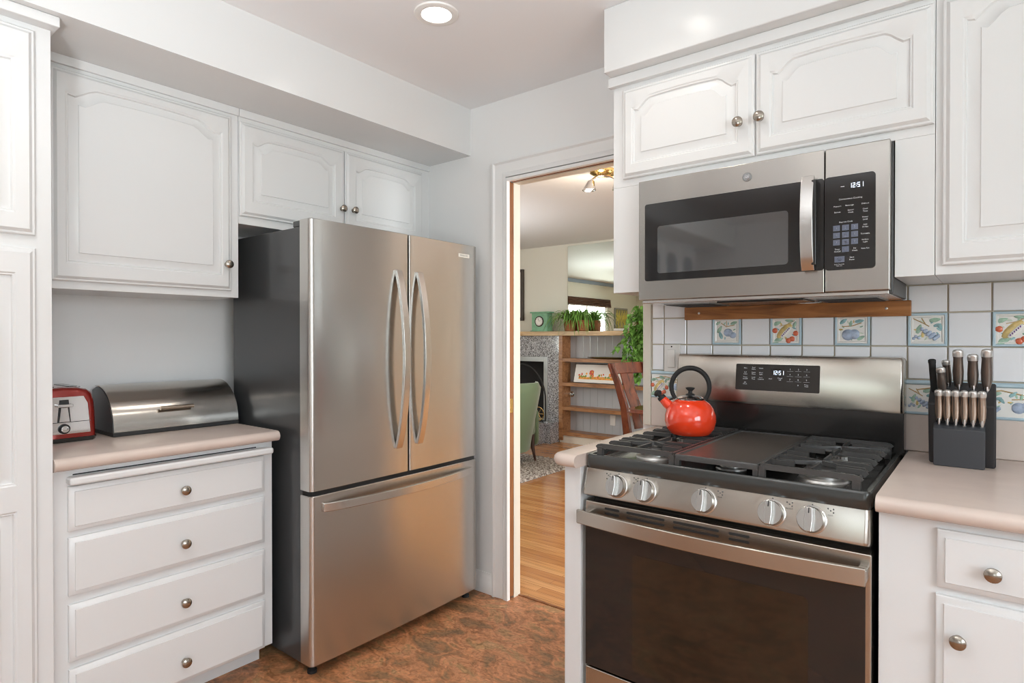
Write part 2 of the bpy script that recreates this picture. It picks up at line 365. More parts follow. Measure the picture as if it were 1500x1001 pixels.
# windows (frames with muntins)
def window(name, F, u0, u1, w0, w1, nu, nw, mat):
    mb = MB(); t = .045
    mb.box(u0, u1, w0, w0+t, -.04, .02, mat, F).box(u0, u1, w1-t, w1, -.04, .02, mat, F)
    mb.box(u0, u0+t, w0+t, w1-t, -.04, .02, mat, F).box(u1-t, u1, w0+t, w1-t, -.04, .02, mat, F)
    for i in range(1, nu):
        u = u0+(u1-u0)*i/nu; wd = .022 if i*2 == nu else .009
        mb.box(u-wd, u+wd, w0+t, w1-t, -.03, .0, mat, F)
    for i in range(1, nw):
        w = w0+(w1-w0)*i/nw; mb.box(u0+t, u1-t, w-.008, w+.008, -.029, -.001, mat, F)
    return struct(name, mb)
window('window_1', lambda u, w, d: (2.03-d, u, w), -1.15, .75, .95, 2.15, 2, 1, M['trim'])  # unseen window, put in for even kitchen light
window('window_2', lambda u, w, d: (u, -2.54+d, w), .4, 1.9, .65, 1.95, 2, 1, M['trim'])  # unseen window, put in behind the camera for even light
window('window_3', lambda u, w, d: (-6.48+d, u, w), 1.16, 2.67, .95, 2.05, 4, 4, M['trim'])
window('window_4', lambda u, w, d: (2.03-d, u, w), 2.65, 3.95, .55, 2.25, 2, 1, M['trim'])  # unseen window, added to brighten the living room

# soffits
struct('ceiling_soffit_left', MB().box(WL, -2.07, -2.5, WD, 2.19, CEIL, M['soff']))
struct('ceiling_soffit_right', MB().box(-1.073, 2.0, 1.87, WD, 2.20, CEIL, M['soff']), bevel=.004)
# door trim and pocket jamb
mb = MB()
def casing_section(mb, F, a, b, inner, outer):
    # moulded casing: stepped profile between outer and inner edge, running from a to b
    pass
prof = [(0, 0), (0, .022), (.010, .024), (.018, .016), (.060, .012), (.070, .018), (.084, .018), (.084, 0)]
zt = 2.04
def casing(u_out, sgn, mat):
    rs = []
    for (k, top) in ((0, False), (1, True)):
        ring = []
        for a, d in prof:
            ring.append((u_out + sgn*a, WD-d, (zt+.084-a) if top else 0))
        rs.append(ring)
    return rs
rs = casing(-1.913, 1, None)
top2 = [(-1.10+.084-a+.0, WD-d, zt+.084-a) for a, d in prof]
mb.rings([rs[0], rs[1], top2], M['trim'])
struct('trim_1', mb)
# jambs: front jamb, rear jamb, head
struct('trim_2', MB().box(-1.83, -1.820, WD-.018, 2.2735, 0, 2.02, M['trim']).box(-1.83, -1.11, WD-.018, 2.2735, 2.02, 2.035, M['trim']))
struct('trim_3', MB().box(-1.83, -1.820, 2.3055, 2.355, 0, 2.02, M['cream']).box(-1.83, -1.11, 2.3055, 2.355, 2.02, 2.035, M['cream']))
struct('trim_4', MB().box(-1.118, -1.11, WD, 2.355, 0, 2.02, M['trim']).box(-1.11, -1.077, WD-.014, WD, .915, 1.45, M['cream']), bevel=.002)
# pocket door: wooden edge with brass latch in the slot, and track above
pd = thing('pocket_door', 'brown wooden pocket door slid into the left side of the doorway', 'door', (-1.83, 2.29, 0))
MB().box(-1.995, -1.822, 2.2745, 2.3045, .012, 2.02, M['doorwood']).build('door_panel', pd)
MB().box(-1.8225, -1.8205, 2.279, 2.300, .905, .975, M['brass']).build('latch', pd, bevel=.001)
struct('trim_5', MB().box(-1.82, -1.119, 2.2745, 2.3050, 2.024, 2.034, M['doorwood']))
# baseboard beside door
def baseboard(name, F, u0, u1, h=.10, mat=None):
    mb = MB(); pr = [(0, 0), (0, .014), (.055, .014), (.062, .010), (.075, .010), (.082, .006), (h, .004), (h, 0)]
    mb.rings([[F(u, w, d) for w, d in pr] for u in (u0, u1)], mat or M['trim']); return struct(name, mb)
baseboard('baseboard_left', FY(WD), -2.69, -1.913)
baseboard('baseboard_far', FY(LY), -6.4, -4.9, .09, M['livwall'])
# threshold strip
struct('trim_6', MB().box(-1.82, -1.119, 2.34, 2.354, 0, .004, M['doorwood']))

# ------------------------------------------------------------------ cabinet doors, knobs
def ease(t): t = max(0, min(1, t)); return t*t*(3-2*t)
def archf(f):
    s = min(f, 1-f)*2
    v = ease((s-.07)/.27)*.78 + .22*math.sin(PI*min(1, s)/2)*ease(s*3)
    dip = -.10*math.exp(-((s-.07)/.06)**2)
    return v+dip
def loop(F, u0, u1, w0, w1, d, rise=0, nb=24, ns=3):
    pts = []
    for i in range(nb): pts.append(F(u0+(u1-u0)*i/nb, w0, d))
    for i in range(ns): pts.append(F(u1, w0+(w1-w0)*i/ns, d))
    for i in range(nb):
        f = 1-i/nb; pts.append(F(u0+(u1-u0)*f, w1+rise*archf(f), d))
    for i in range(ns): pts.append(F(u0, w1-(w1-w0)*i/ns, d))
    return pts
def panel_door(mb, F, u0, u1, w0, w1, panel=None, rise=0, th=.02, mat=None, glass=False, back=0):
    """panel: list of (pu0,pu1,pw0,pw1); first panel gets the arch"""
    mat = mat or M['cab']; L = lambda i, d: loop(F, u0+i, u1-i, w0+i, w1-i, d)
    rs = [L(0, back), L(0, th*.45), L(.003, th*.6), L(.008, th*.62), L(.012, th*.82), L(.016, th)]
    if not panel: return mb.rings(rs, mat)
    pu0, pu1, pw0, pw1 = panel
    P = lambda i, d: loop(F, pu0+i, pu1-i, pw0+i, pw1-i, d, rise)
    rs += [P(0, th), P(.004, th-.003), P(.007, th-.003), P(.010, th-.009)]
    if glass:
        mb.rings(rs, mat, True, False); mb.rings([P(.010, th-.009), P(.0101, th-.0092)], M['fabshade'], False, True); return mb
    rs += [P(.016, th-.009), P(.036, th-.0035), P(.038, th-.001)]
    return mb.rings(rs, mat)
def knob(F, u, w, parent, d=.02, r=.0165):
    G = lambda x, y, z: F(u+x, w+y, d+z)
    MB().lathe([(.010, 0), (.009, .003), (.0065, .006), (.006, .012), (.009, .015), (r*.95, .018), (r, .021), (r*.93, .025), (r*.6, .0285), (r*.2, .030)], M['nickel'], G, 20, sx=1, sy=1.0).build('knob', parent)
def drawer_front(mb, F, u0, u1, w0, w1, th=.02, mat=None):
    mat = mat or M['cab']; L = lambda i, d: loop(F, u0+i, u1-i, w0+i, w1-i, d, nb=2, ns=2)
    return mb.rings([L(0, 0), L(0, th*.5), L(.003, th*.62), L(.011, th*.80), L(.014, th*.84), L(.0155, th)], mat)

# ---- left upper cabinet (tall) and over-fridge cabinet
XF = -2.377; F = FX(XF)
c = thing('upper_cabinet', 'white wall cabinet with one large arched door above the bread box', 'cabinet', (WL, .55, 1.43))
MB().box(WL, XF, .545, 1.2205, 1.43, 2.19, M['cab']).build('body', c, bevel=.0015)
MB().box(XF, XF+.012, .545, 1.2205, 2.160, 2.19, M['cab']).build('top_trim', c, bevel=.002)
d = panel_door(MB(), F, .598, 1.187, 1.456, 2.146, (.636, 1.149, 1.513, 2.074), .036).build('door', c); knob(F, 1.164, 1.558, d)
c = thing('upper_cabinet', 'white wall cabinet with two short arched doors above the refrigerator', 'cabinet', (WL, 1.222, 1.73))
MB().box(WL, XF, 1.2215, 2.27, 1.73, 2.19, M['cab']).build('body', c, bevel=.0015)
MB().box(XF, XF+.012, 1.2215, 2.27, 2.160, 2.19, M['cab']).build('top_trim', c, bevel=.002)
d = panel_door(MB(), F, 1.2225, 1.722, 1.762, 2.140, (1.272, 1.668, 1.822, 2.066), .028).build('door', c); knob(F, 1.700, 1.866, d)
d = panel_door(MB(), F, 1.727, 2.215, 1.762, 2.140, (1.780, 2.158, 1.822, 2.066), .028).build('door', c); knob(F, 1.765, 1.868, d)
# glass-front cabinets further along the left wall (seen mirrored in the microwave glass)
c = thing('glass_cabinet', 'white wall cabinet with arched glass doors, mirrored in the microwave window', 'cabinet', (WL, -2.2, 1.43))
MB().box(WL, XF, -2.2, -.25, 1.43, 2.19, M['cab']).build('body', c, bevel=.0015)
for k in range(5):
    a = -2.19+k*.388
    panel_door(MB(), F, a, a+.375, 1.456, 2.146, (a+.055, a+.32, 1.52, 2.03), .05, glass=True).build('door', c)
# ---- pantry
XP = -2.138; F = FX(XP)
c = thing('pantry_cabinet', 'tall white pantry cabinet at the left edge, reaching the soffit', 'cabinet', (WL, 0, 0))
MB().box(WL, XP, -.20, .543, 0, 2.160, M['cab']).build('body', c, bevel=.0015)
MB().box(WL, -2.096, -.22, .555, 2.160, 2.1895, M['cab']).build('crown', c, bevel=.003)
panel_door(MB(), F, -.15, .503, 1.560, 2.14, (-.10, .456, 1.617, 2.05), .036).build('door', c)
mb = MB(); panel_door(mb, F, -.15, .503, .82, 1.524, (-.10, .456, .858, 1.452)); 
mb2 = MB(); 
# lower door: one slab with two raised panels
def two_panel(F, u0, u1, w0, w1, pans):
    mb = MB(); L = lambda i, d: loop(F, u0+i, u1-i, w0+i, w1-i, d)
    mb.rings([L(0, 0), L(0, .009), L(.003, .012), L(.008, .0124), L(.012, .0164), L(.016, .020)], M['cab'], True, False)
    us0, us1 = u0+.016, u1-.016; pu0, pu1 = pans[0][0], pans[0][1]
    ws = [w0+.016] + [x for p in pans for x in (p[2], p[3])] + [w1-.016]
    q = lambda a, b, e, f: mb.add([F(a, e, .02), F(b, e, .02), F(b, f, .02), F(a, f, .02)], [(0, 1, 2, 3)], M['cab'])
    q(us0, pu0, ws[0], ws[-1]); q(pu1, us1, ws[0], ws[-1])
    for i in range(0, len(ws), 2): q(pu0, pu1, ws[i], ws[i+1])
    for a, b, e, f in pans:
        P = lambda i, d: loop(F, a+i, b-i, e+i, f-i, d)
        mb.rings([P(0, .02), P(.004, .017), P(.007, .017), P(.010, .011), P(.016, .011), P(.036, .0165), P(.038, .019)], M['cab'], False, True)
    return mb
two_panel(F, -.15, .503, .10, 1.524, [(-.10, .456, .16, .787), (-.10, .456, .858, 1.452)]).build('door', c)
# ---- left base cabinet
XB = -2.172; F = FX(XB)
c = thing('base_cabinet', 'white base cabinet with four stacked drawers beside the refrigerator', 'cabinet', (WL, .545, 0))
MB().box(WL, XB, .545, 1.245, .088, .8745, M['cab']).build('body', c, bevel=.0015)
MB().box(WL, -2.262, .55, 1.24, 0, .088, M['cab']).build('toe_kick', c)
for w0, w1, kz in ((.688, .822, .752), (.493, .668, .570), (.294, .466, .369), (.091, .271, .166)):
    d = drawer_front(MB(), F, .586, 1.208, w0, w1).build('drawer', c); knob(F, .912, kz, d, .018)
b = MB().box(XB-.05, XB+.040, .583, 1.232, .829, .853, M['cab']).build('pull_out_board', c, bevel=.008, seg=3)
MB().box(XB, XB+.002, .60, 1.18, .8545, .858, M['blackm']).build('board_slot', c)
def counter(name, label, prof, F, u0, u1, mat):
    mb = MB(); mb.rings([[F(u, a, b) for a, b in prof] for u in (u0, u1)], mat); o = mb.build(name); return tag(o, label, 'countertop')
def bull(front, back, z0, z1, n=8):
    r = (z1-z0)/2; zc = (z0+z1)/2; s = 1 if front > back else -1
    return [(back, z0)] + [(front-s*r+s*r*math.sin(PI*i/n), zc-r*math.cos(PI*i/n)) for i in range(n+1)] + [(back, z1)]
counter('countertop', 'pinkish beige laminate countertop under the toaster and bread box', bull(-2.124, WL, .8755, .914), lambda u, a, b: (a, u, b), .5445, 1.252, M['lam'])

# ---- right upper cabinets
YF = 1.94; F = FY(YF)
c = thing('upper_cabinet', 'white wall cabinet with two arched doors above the microwave', 'cabinet', (-1.07, WD, 1.43))
MB().box(-1.072, -.118, YF, WD, 1.8065, 2.20, M['cab']).build('body', c, bevel=.0015)
MB().box(-1.072, -.952, YF, 2.268, 1.43, 1.8065, M['cab']).build('side_panel', c, bevel=.0015)
MB().box(-.208, -.118, YF, 2.268, 1.434, 1.8065, M['cab']).build('side_panel', c, bevel=.0015)
MB().box(-1.083, -.118, YF-.022, YF, 2.165, 2.20, M['cab']).build('top_trim', c, bevel=.003)
d = panel_door(MB(), F, -1.030, -.576, 1.832, 2.147, (-.992, -.623, 1.878, 2.076), .034).build('door', c); knob(F, -.619, 1.938, d)
d = panel_door(MB(), F, -.571, -.120, 1.832, 2.147, (-.530, -.165, 1.878, 2.076), .034).build('door', c); knob(F, -.555, 1.941, d)
c = thing('upper_cabinet', 'tall white wall cabinet at the right edge above the knife block', 'cabinet', (-.117, WD, 1.434))
MB().box(-.117, 1.0, YF, 2.269, 1.434, 2.20, M['cab']).build('body', c, bevel=.0015)
MB().box(-.117, 1.0, YF-.022, YF, 2.165, 2.20, M['cab']).build('top_trim', c, bevel=.003)
panel_door(MB(), F, -.102, .37, 1.458, 2.147, (-.060, .326, 1.510, 2.085), .036).build('door', c)
panel_door(MB(), F, .376, .85, 1.458, 2.147, (.42, .806, 1.510, 2.085), .036).build('door', c)
# ---- right base cabinets
YB = 1.605; F = FY(YB)
c = thing('base_cabinet', 'white base cabinet with drawer and door right of the range', 'cabinet', (-.2, WD, 0))
MB().box(-.201, 1.0, YB, WD, .09, .8745, M['cab']).box(-.201, 1.0, YB+.08, WD, 0, .09, M['cab']).build('body', c, bevel=.0015)
d = drawer_front(MB(), F, -.091, .40, .730, .855).build('drawer', c); knob(F, .004, .785, d, .018, .0155)
d = drawer_front(MB(), F, -.093, .40, .11, .713).build('door', c); knob(F, -.053, .630, d, .018, .0155)
counter('countertop', 'pinkish beige laminate countertop holding the black knife block', bull(1.562, WD, .8755, .914), lambda u, a, b: (u, a, b), -.203, 1.0, M['lam'])
c = thing('base_cabinet', 'narrow white end cabinet left of the range by the doorway', 'cabinet', (-1.05, WD, 0))
MB().box(-1.048, -.990, 1.585, WD, 0, .8745, M['cab']).build('body', c, bevel=.002)
# left narrow counter with rounded outer corner
mb = MB(); outl = []
def cnr(cx, cy, r, a0, a1, n=8): return [(cx+r*math.cos(a0+(a1-a0)*i/n), cy+r*math.sin(a0+(a1-a0)*i/n)) for i in range(n+1)]
def slab(pts_fn, z0, z1, mat):
    r = (z1-z0)/2; rs = []
    for i in range(7):
        a = -PI/2+PI*i/6; ins = r*(1-math.cos(a)); rs.append([(x, y, (z0+z1)/2+r*math.sin(a)) for x, y in pts_fn(ins)])
    return MB().rings(rs, mat)
o = slab(lambda i: [(-.978, WD-.001), (-1.072+i, WD-.001)] + [(-.978, 1.545+i)][:0] + cnr(-1.072+.045, 1.528+.045, .045-i, PI, 1.5*PI) + [(-.978, 1.528+i)], .8755, .914, M['lam']).build('countertop')
tag(o, 'short strip of beige countertop with rounded corner left of the range', 'countertop')

# ------------------------------------------------------------------ backsplash
bs = thing('backsplash', 'white tile backsplash with blue-edged fruit tiles behind the range', 'backsplash', (-1.07, WD, .914))
YT = WD-.006
MB().box(-1.0765, 1.0, YT+.002, WD, 1.135, 1.4335, M['grout']).box(-.9515, -.2085, YT+.002, WD, 1.4335, 1.60, M['grout']).build('grout', bs)
cols = [-1.073, -1.022, -.929, -.827, -.72, -.619, -.514, -.413, -.308, -.207, -.104, .001, .104, .207, .31, .413, .516, .62, .72, .82, .92, 1.0]
rows = [1.139, 1.242, 1.346, 1.4325, 1.54]
fruitcols = {3: 'fig', 5: 'papaya', 7: 'plum', 9: 'grape', 11: 'papaya', 13: 'fig', 15: 'grape'}
F = FY(YT)
mb = MB(); g = .0022
def tile1(mb, u0, u1, w0, w1, mat, th=.004):
    mb.rings([[F(u0, w0, 0), F(u1, w0, 0), F(u1, w1, 0), F(u0, w1, 0)], [F(u0, w0, th*.6), F(u1, w0, th*.6), F(u1, w1, th*.6), F(u0, w1, th*.6)],
              [F(u0+.002, w0+.002, th), F(u1-.002, w0+.002, th), F(u1-.002, w1-.002, th), F(u0+.002, w1-.002, th)]], mat)
for i in range(len(cols)-1):
    for j in range(4):
        if j == 1 and i in fruitcols: continue
        if j == 3 and not (2 <= i <= 8): continue
        tile1(mb, cols[i]+g, cols[i+1]-g, rows[j]+g, rows[j+1]-g, M['tile'])
mb.build('plain_tiles', bs)
def leafb(mb, F, u, w, s, rot, mat): mb.blob(F, u, w, .004, s, s*.42, .0025, M[mat], rot, 8, 6, .5)
def branch(mb, F, pts, r=.0016): mb.tube([F(a, b, .004) for a, b in pts], r, M['gl_brown'], 5)
def motif(mb, F, cx, cy, s, kind, rng):
    P = lambda a, b: (cx+a*s, cy+b*s)
    for k in range(7):
        aa = 2*PI*(k+rng.random()*.6)/7; leafb(mb, lambda u, w, d: F(u, w, d-.0015), *P(.30*math.cos(aa), .29*math.sin(aa)), s*rng.uniform(.07, .12), aa+rng.uniform(-1, 1), rng.choice(['gl_leaf', 'gl_teal', 'gl_yel', 'gl_pale']))
    if kind == 'papaya':
        mb.blob(F, *P(-.04, -.02), .004, .36*s, .15*s, .004, M['gl_yel'], R(48), 12, 8)
        mb.blob(F, *P(.02, -.06), .006, .27*s, .085*s, .0035, M['tilecream'], R(48), 12, 8)
        for k in range(6): mb.blob(F, *P(-.10+.045*k, -.18+.05*k), .009, .022*s, .03*s, .0015, M['gl_purple'])
        for a, b in ((.22, -.30), (.34, -.10), (.10, -.36), (-.36, .0)): mb.blob(F, *P(a, b), .005, .095*s, .095*s, .005, M['gl_red'], 0, 10, 6)
        branch(mb, F, [P(.30, .36), P(.05, .22), P(-.2, .16)])
        for a, b, r, t in ((-.30, .26, .13, 20), (-.26, -.36, .18, 35), (.12, .36, .13, -15), (.30, .22, .10, 70)): leafb(mb, F, *P(a, b), r*s*1.3, R(t), 'gl_leaf')
    elif kind == 'grape':
        for r_ in range(4):
            for q in range(5-r_):
                mb.blob(F, *P(-.14+.105*q+.075*r_, .02-.055*q-.085*r_), .005, .060*s, .060*s, .005, M['gl_blue'], 0, 8, 5)
        for a, b in ((-.30, -.22), (-.36, -.28), (-.22, -.26)): mb.blob(F, *P(a, b), .005, .05*s, .05*s, .004, M['gl_blue'])
        branch(mb, F, [P(-.38, .36), P(-.1, .20), P(.05, .10)]); branch(mb, F, [P(-.15, .36), P(-.05, .18)])
        for a, b, r, t, mm in ((-.22, .02, .17, 70, 'gl_leaf'), (.20, .30, .17, 10, 'gl_leaf'), (.34, .08, .15, -50, 'gl_teal'), (.26, .14, .12, 20, 'gl_teal'), (-.12, -.16, .10, 90, 'gl_yel')): leafb(mb, F, *P(a, b), r*s, R(t), mm)
    elif kind == 'plum':
        for a, b, r in ((-.12, -.16, .19), (.06, -.14, .17)): mb.blob(F, *P(a, b), .004, r*s, r*s, .006, M['gl_blue'], 0, 12, 8)
        branch(mb, F, [P(-.3, .12), P(0, .14), P(.28, .24)])
        for a, b, r, t, mm in ((-.26, .30, .15, 40, 'gl_teal'), (.22, .30, .15, 10, 'gl_teal'), (-.04, .22, .12, 80, 'gl_leaf'), (.26, -.26, .14, 30, 'gl_leaf'), (-.34, .02, .08, 0, 'gl_yel')): leafb(mb, F, *P(a, b), r*s, R(t), mm)
    else:
        for a, b, r in ((.06, -.06, .17), (.24, -.16, .13)): mb.blob(F, *P(a, b), .004, r*s, r*s*.9, .005, M['gl_blue'], 0, 12, 8)
        branch(mb, F, [P(-.20, .30), P(.0, .16), P(.30, .22)]); branch(mb, F, [P(0, .38), P(.02, .16)])
        for a, b, r, t, mm in ((-.26, .06, .17, 60, 'gl_leaf'), (-.22, -.16, .17, 110, 'gl_teal'), (.28, .30, .15, 20, 'gl_leaf'), (-.32, .30, .12, 30, 'gl_leaf')): leafb(mb, F, *P(a, b), r*s, R(t), mm)
def fruit_tile(i, kind):
    u0, u1, w0, w1 = cols[i]+.001, cols[i+1]-.001, rows[1]+.001, rows[2]-.001; mb = MB()
    Q = lambda k, d: [F(u0+k, w0+k, d), F(u1-k, w0+k, d), F(u1-k, w1-k, d), F(u0+k, w1-k, d)]
    mb.rings([Q(0, 0), Q(0, .007), Q(.002, .009), Q(.006, .009), Q(.0075, .006)], M['tileblue'], True, False)
    mb.rings([Q(.0075, .006), Q(.012, .0075), Q(.015, .005)], M['tilecream'], False, True)
    G = lambda a, b, d: F(a, b, d+.001)
    motif(mb, G, (u0+u1)/2, (w0+w1)/2, .098, kind, random)
    return mb.build('fruit_tile', bs)
for i, k in fruitcols.items(): fruit_tile(i, k)
# border row
for a0, a1 in ((-1.073, -.94), (-.94, -.81), (-.81, -.60), (-.60, -.40), (-.40, -.215), (-.213, -.050), (-.048, .114), (.116, .278), (.28, .442), (.444, .606), (.608, .77)):
    mb = MB(); z0, z1 = 1.030, 1.137
    mb.rings([[F(u, w, d) for w, d in ((z1-.014, 0), (z1-.014, .007), (z1-.010, .012), (z1-.005, .012), (z1, .007), (z1, 0))] for u in (a0, a1)], M['tileblue'])
    mb.box(a0, a1, z0+.008, z1-.014, 0, .005, M['tilecream'], F)
    mb.rings([[F(u, w, d) for w, d in ((z0, 0), (z0, .007), (z0+.004, .010), (z0+.008, .006), (z0+.008, 0))] for u in (a0, a1)], M['tileblue'])
    G = lambda a, b, d: F(a, b, d+.001)
    cx = (a0+a1)/2; kinds = ('grape', 'plum') if a0 > -.3 else ('papaya', 'fig')
    motif(mb, G, cx-(a1-a0)*.24, (z0+z1)/2-.004, .085, kinds[0], random); motif(mb, G, cx+(a1-a0)*.24, (z0+z1)/2-.004, .085, kinds[1], random)
    branch(mb, G, [(cx-.05, z1-.03), (cx-.01, z1-.022), (cx+.04, z1-.034)], .002)
    mb.build('border_tile', bs)
MB().box(-1.0765, 1.0, WD-.012, WD, .9145, 1.030, M['lamsp']).build('laminate_upstand', bs, bevel=.003)
# light switch
sw = thing('light_switch', 'cream rocker light switch on the tiles left of the range', 'light switch', (-.985, WD-.012, 1.185))
F = FY(WD-.011)
MB().box(-1.019, -.952, 1.135, 1.242, 0, .005, M['plastic'], F).build('plate', sw, bevel=.002)
MB().box(-1.003, -.972, 1.152, 1.222, .005, .009, M['plastic'], F).build('rocker', sw, bevel=.0015)
MB().lathe([(.003, 0), (.003, .001), (.001, .0015)], M['blackm'], lambda x, y, z: F(-.987+x, 1.234+y, .005+z), 10).build('screw', sw)
# wooden rail under the microwave
rl = thing('wooden_rail', 'stained wooden board on the tiles just below the microwave', 'board', (-.56, WD-.02, 1.34))
F = FY(WD-.0105)
MB().box(-.930, -.196, 1.337, 1.386, 0, .018, M['railwood'], F).build('board', rl, bevel=.002)
for x in (-.872, -.262): MB().lathe([(.0045, 0), (.0045, .001), (.002, .002)], M['burner'], lambda a, b, z: F(x+a, 1.362+b, .018+z), 12).build('screw', rl)

# ------------------------------------------------------------------ text and 7-segment helpers
SEG = {'0': 'abcdef', '1': 'bc', '2': 'abged', '5': 'afgcd'}
def seg7(mb, F, u, w, h, s, m, d=.001):
    wd = h*.5; t = h*.11; x = u
    for ch in s:
        if ch == ':':
            for k in (.3, .7): mb.box(x, x+t, w+h*k-t/2, w+h*k+t/2, 0, d, m, F)
            x += t*2.2; continue
        S = {'a': (0, wd, h-t, h), 'g': (0, wd, h/2-t/2, h/2+t/2), 'd': (0, wd, 0, t), 'f': (0, t, h/2, h), 'b': (wd-t, wd, h/2, h), 'e': (0, t, 0, h/2), 'c': (wd-t, wd, 0, h/2)}
        for k in SEG[ch]:
            a, b, e, f = S[k]; mb.box(x+a, x+b, w+e, w+f, 0, d, m, F)
        x += wd+t*1.6
def rrect(u0, u1, w0, w1, r, n=5):
    return [(u1-r+r*math.cos(a), w1-r+r*math.sin(a)) for a in [PI/2*i/n for i in range(n+1)]] + \
           [(u0+r+r*math.cos(a), w1-r+r*math.sin(a)) for a in [PI/2+PI/2*i/n for i in range(n+1)]] + \
           [(u0+r+r*math.cos(a), w0+r+r*math.sin(a)) for a in [PI+PI/2*i/n for i in range(n+1)]] + \
           [(u1-r+r*math.cos(a), w0+r+r*math.sin(a)) for a in [1.5*PI+PI/2*i/n for i in range(n+1)]]

# ------------------------------------------------------------------ microwave
mw = thing('microwave', 'stainless over-the-range microwave with black window, under the arched wall cabinet', 'microwave', (-.58, 2.1, 1.39))
YM = 1.892; F = FY(YM)
X0, X1, XS = -.950, -.213, -.3725
MB().box(X0+.004, X1+.003, 1.935, 2.253, 1.389, 1.805, M['dkside2']).build('case', mw, bevel=.003)
mb = MB()
def holed(mb, F, o, h, d0, d1, mat):   # plate o with a rounded hole loop h (both 24 point loops)
    n = len(h); cu = sum(p[0] for p in h)/n; cw = sum(p[1] for p in h)/n
    out = []
    for a, b in h:   # project radially onto rectangle
        du, dw = a-cu, b-cw; k = min(((o[1]-cu) if du > 0 else (cu-o[0]))/max(abs(du), 1e-9), ((o[3]-cw) if dw > 0 else (cw-o[2]))/max(abs(dw), 1e-9))
        out.append((cu+du*k, cw+dw*k))
    mb.rings([[F(a, b, d0) for a, b in out], [F(a, b, d1) for a, b in out], [F(a, b, d1) for a, b in h], [F(a, b, d1-.002) for a, b in h]], mat, True, False)
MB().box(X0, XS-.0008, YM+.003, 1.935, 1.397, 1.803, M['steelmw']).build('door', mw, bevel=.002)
door = [o for o in mw.children if o.name.startswith('door')][0]
MB().prism(rrect(-.925, XS-.001, 1.461, 1.721, .008), F, -.0028, .0005, M['glassblk']).build('door_glass', door)
MB().prism(rrect(-.879, -.468, 1.485, 1.643, .010), F, .0005, .0011, M['mwwin']).build('window_screen', door)
# bowed steel handle
mb = MB(); n = 14; pts = [(-.411, YM-.014-.024*math.sin(PI*i/n)**.6, 1.462+.266*i/n) for i in range(n+1)]
mb.tube(pts, 1, M['handle'], side=(1, 0, 0), sec=[(-.006, -.017), (.006, -.017), (.006, .017), (-.006, .017)])
mb.box(-.400, -.388, YM-.030, YM, 1.475, 1.715, M['black']).build('handle', door, bevel=.002)
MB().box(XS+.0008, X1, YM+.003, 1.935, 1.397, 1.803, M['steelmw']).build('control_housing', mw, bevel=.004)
pn = MB().prism(rrect(XS+.001, -.247, 1.459, 1.721, .010), F, -.0028, .0005, M['glassblk']).build('control_panel', mw)
tx = MB(); tg_ = MB(); seg7(tg_, lambda a, b, d: F(a, b, d+.0005), -.310, 1.684, .0125, '12:51', M['digits'])
MB().box(-.331, -.322, 1.6895, 1.691, .0005, .001, M['white_ink'], F).build('dash_mark', pn)
T = lambda t, u, w, s=.0062: tx.text(t, F, u, w, s, M['white_ink'], d=.0008)
T('Convenience Cooking', -.307, 1.655, .0064)
for t, u, w in (('Popcorn', -.339, 1.6365), ('Beverage', -.309, 1.6365), ('Defrost', -.271, 1.6365), ('Reheat', -.339, 1.6200), ('Sensor', -.306, 1.6230), ('Cook', -.306, 1.6165), ('Cook', -.271, 1.6220), ('Time', -.271, 1.6150),
                ('Power', -.271, 1.5995), ('Level', -.271, 1.5930), ('Add', -.271, 1.5790), ('30 Sec', -.271, 1.5725), ('Turntable', -.271, 1.5540), ('Surface', -.271, 1.5380), ('Light', -.271, 1.5315), ('Vent Fan', -.271, 1.5140),
                ('Timer', -.339, 1.5165), ('On/Off', -.339, 1.5100), ('Set', -.296, 1.5165), ('Clock', -.296, 1.5100), ('Start', -.303, 1.4920), ('Pause', -.303, 1.4855)):
    T(t, u, w, .0056)
T('Express Cook', -.318, 1.5915, .0058)
T('Lock Controls', -.334, 1.4745, .0042); T('Hold 3 Sec', -.334, 1.4700, .0036)
kb = MB()
for r_ in range(4):
    for c_ in range(3):
        if r_ == 3 and c_ != 1: continue
        u = -.341+c_*.0222; w = 1.5755-r_*.0200
        kb.box(u-.0085, u+.0085, w-.0078, w+.0078, .0005, .0008, M['key'], F)
        T(str((r_*3+c_+1) if r_ < 3 else 0), u, w, .0085)
kb.box(-.346, -.321, 1.4800, 1.4965, .0005, .0008, M['key'], F); T('Cancel', -.3335, 1.4915, .0056); T('Off', -.3335, 1.4850, .0056)
tg_.build('clock_digits', pn); kb.build('keypad', pn); tx.build('panel_text', pn)
# round badge
bd = MB().lathe([(.0135, 0), (.0135, .0018), (.0122, .0026), (.0115, .0016), (.0, .0016)], M['greymetal'], lambda x, y, z: F(-.587+x, 1.7605+y, z-.003+.0005), 32)
bd.lathe([(.0114, .0), (.0114, .0006), (.0, .0006)], M['greymetal'], lambda x, y, z: F(-.587+x, 1.7605+y, z-.0006), 32)
for a0 in range(0, 360, 90):   # curls of the monogram ring
    ps = [F(-.587+.0085*math.cos(R(a0+t)), 1.7605+.0085*math.sin(R(a0+t)), .0008) for t in range(0, 61, 12)]
    bd.tube(ps, .0006, M['chrome'], 5)
bd.text('GE', F, -.587, 1.7605, .0105, M['chrome'], d=.0012, bold=.0002)
bd.build('badge', mw)
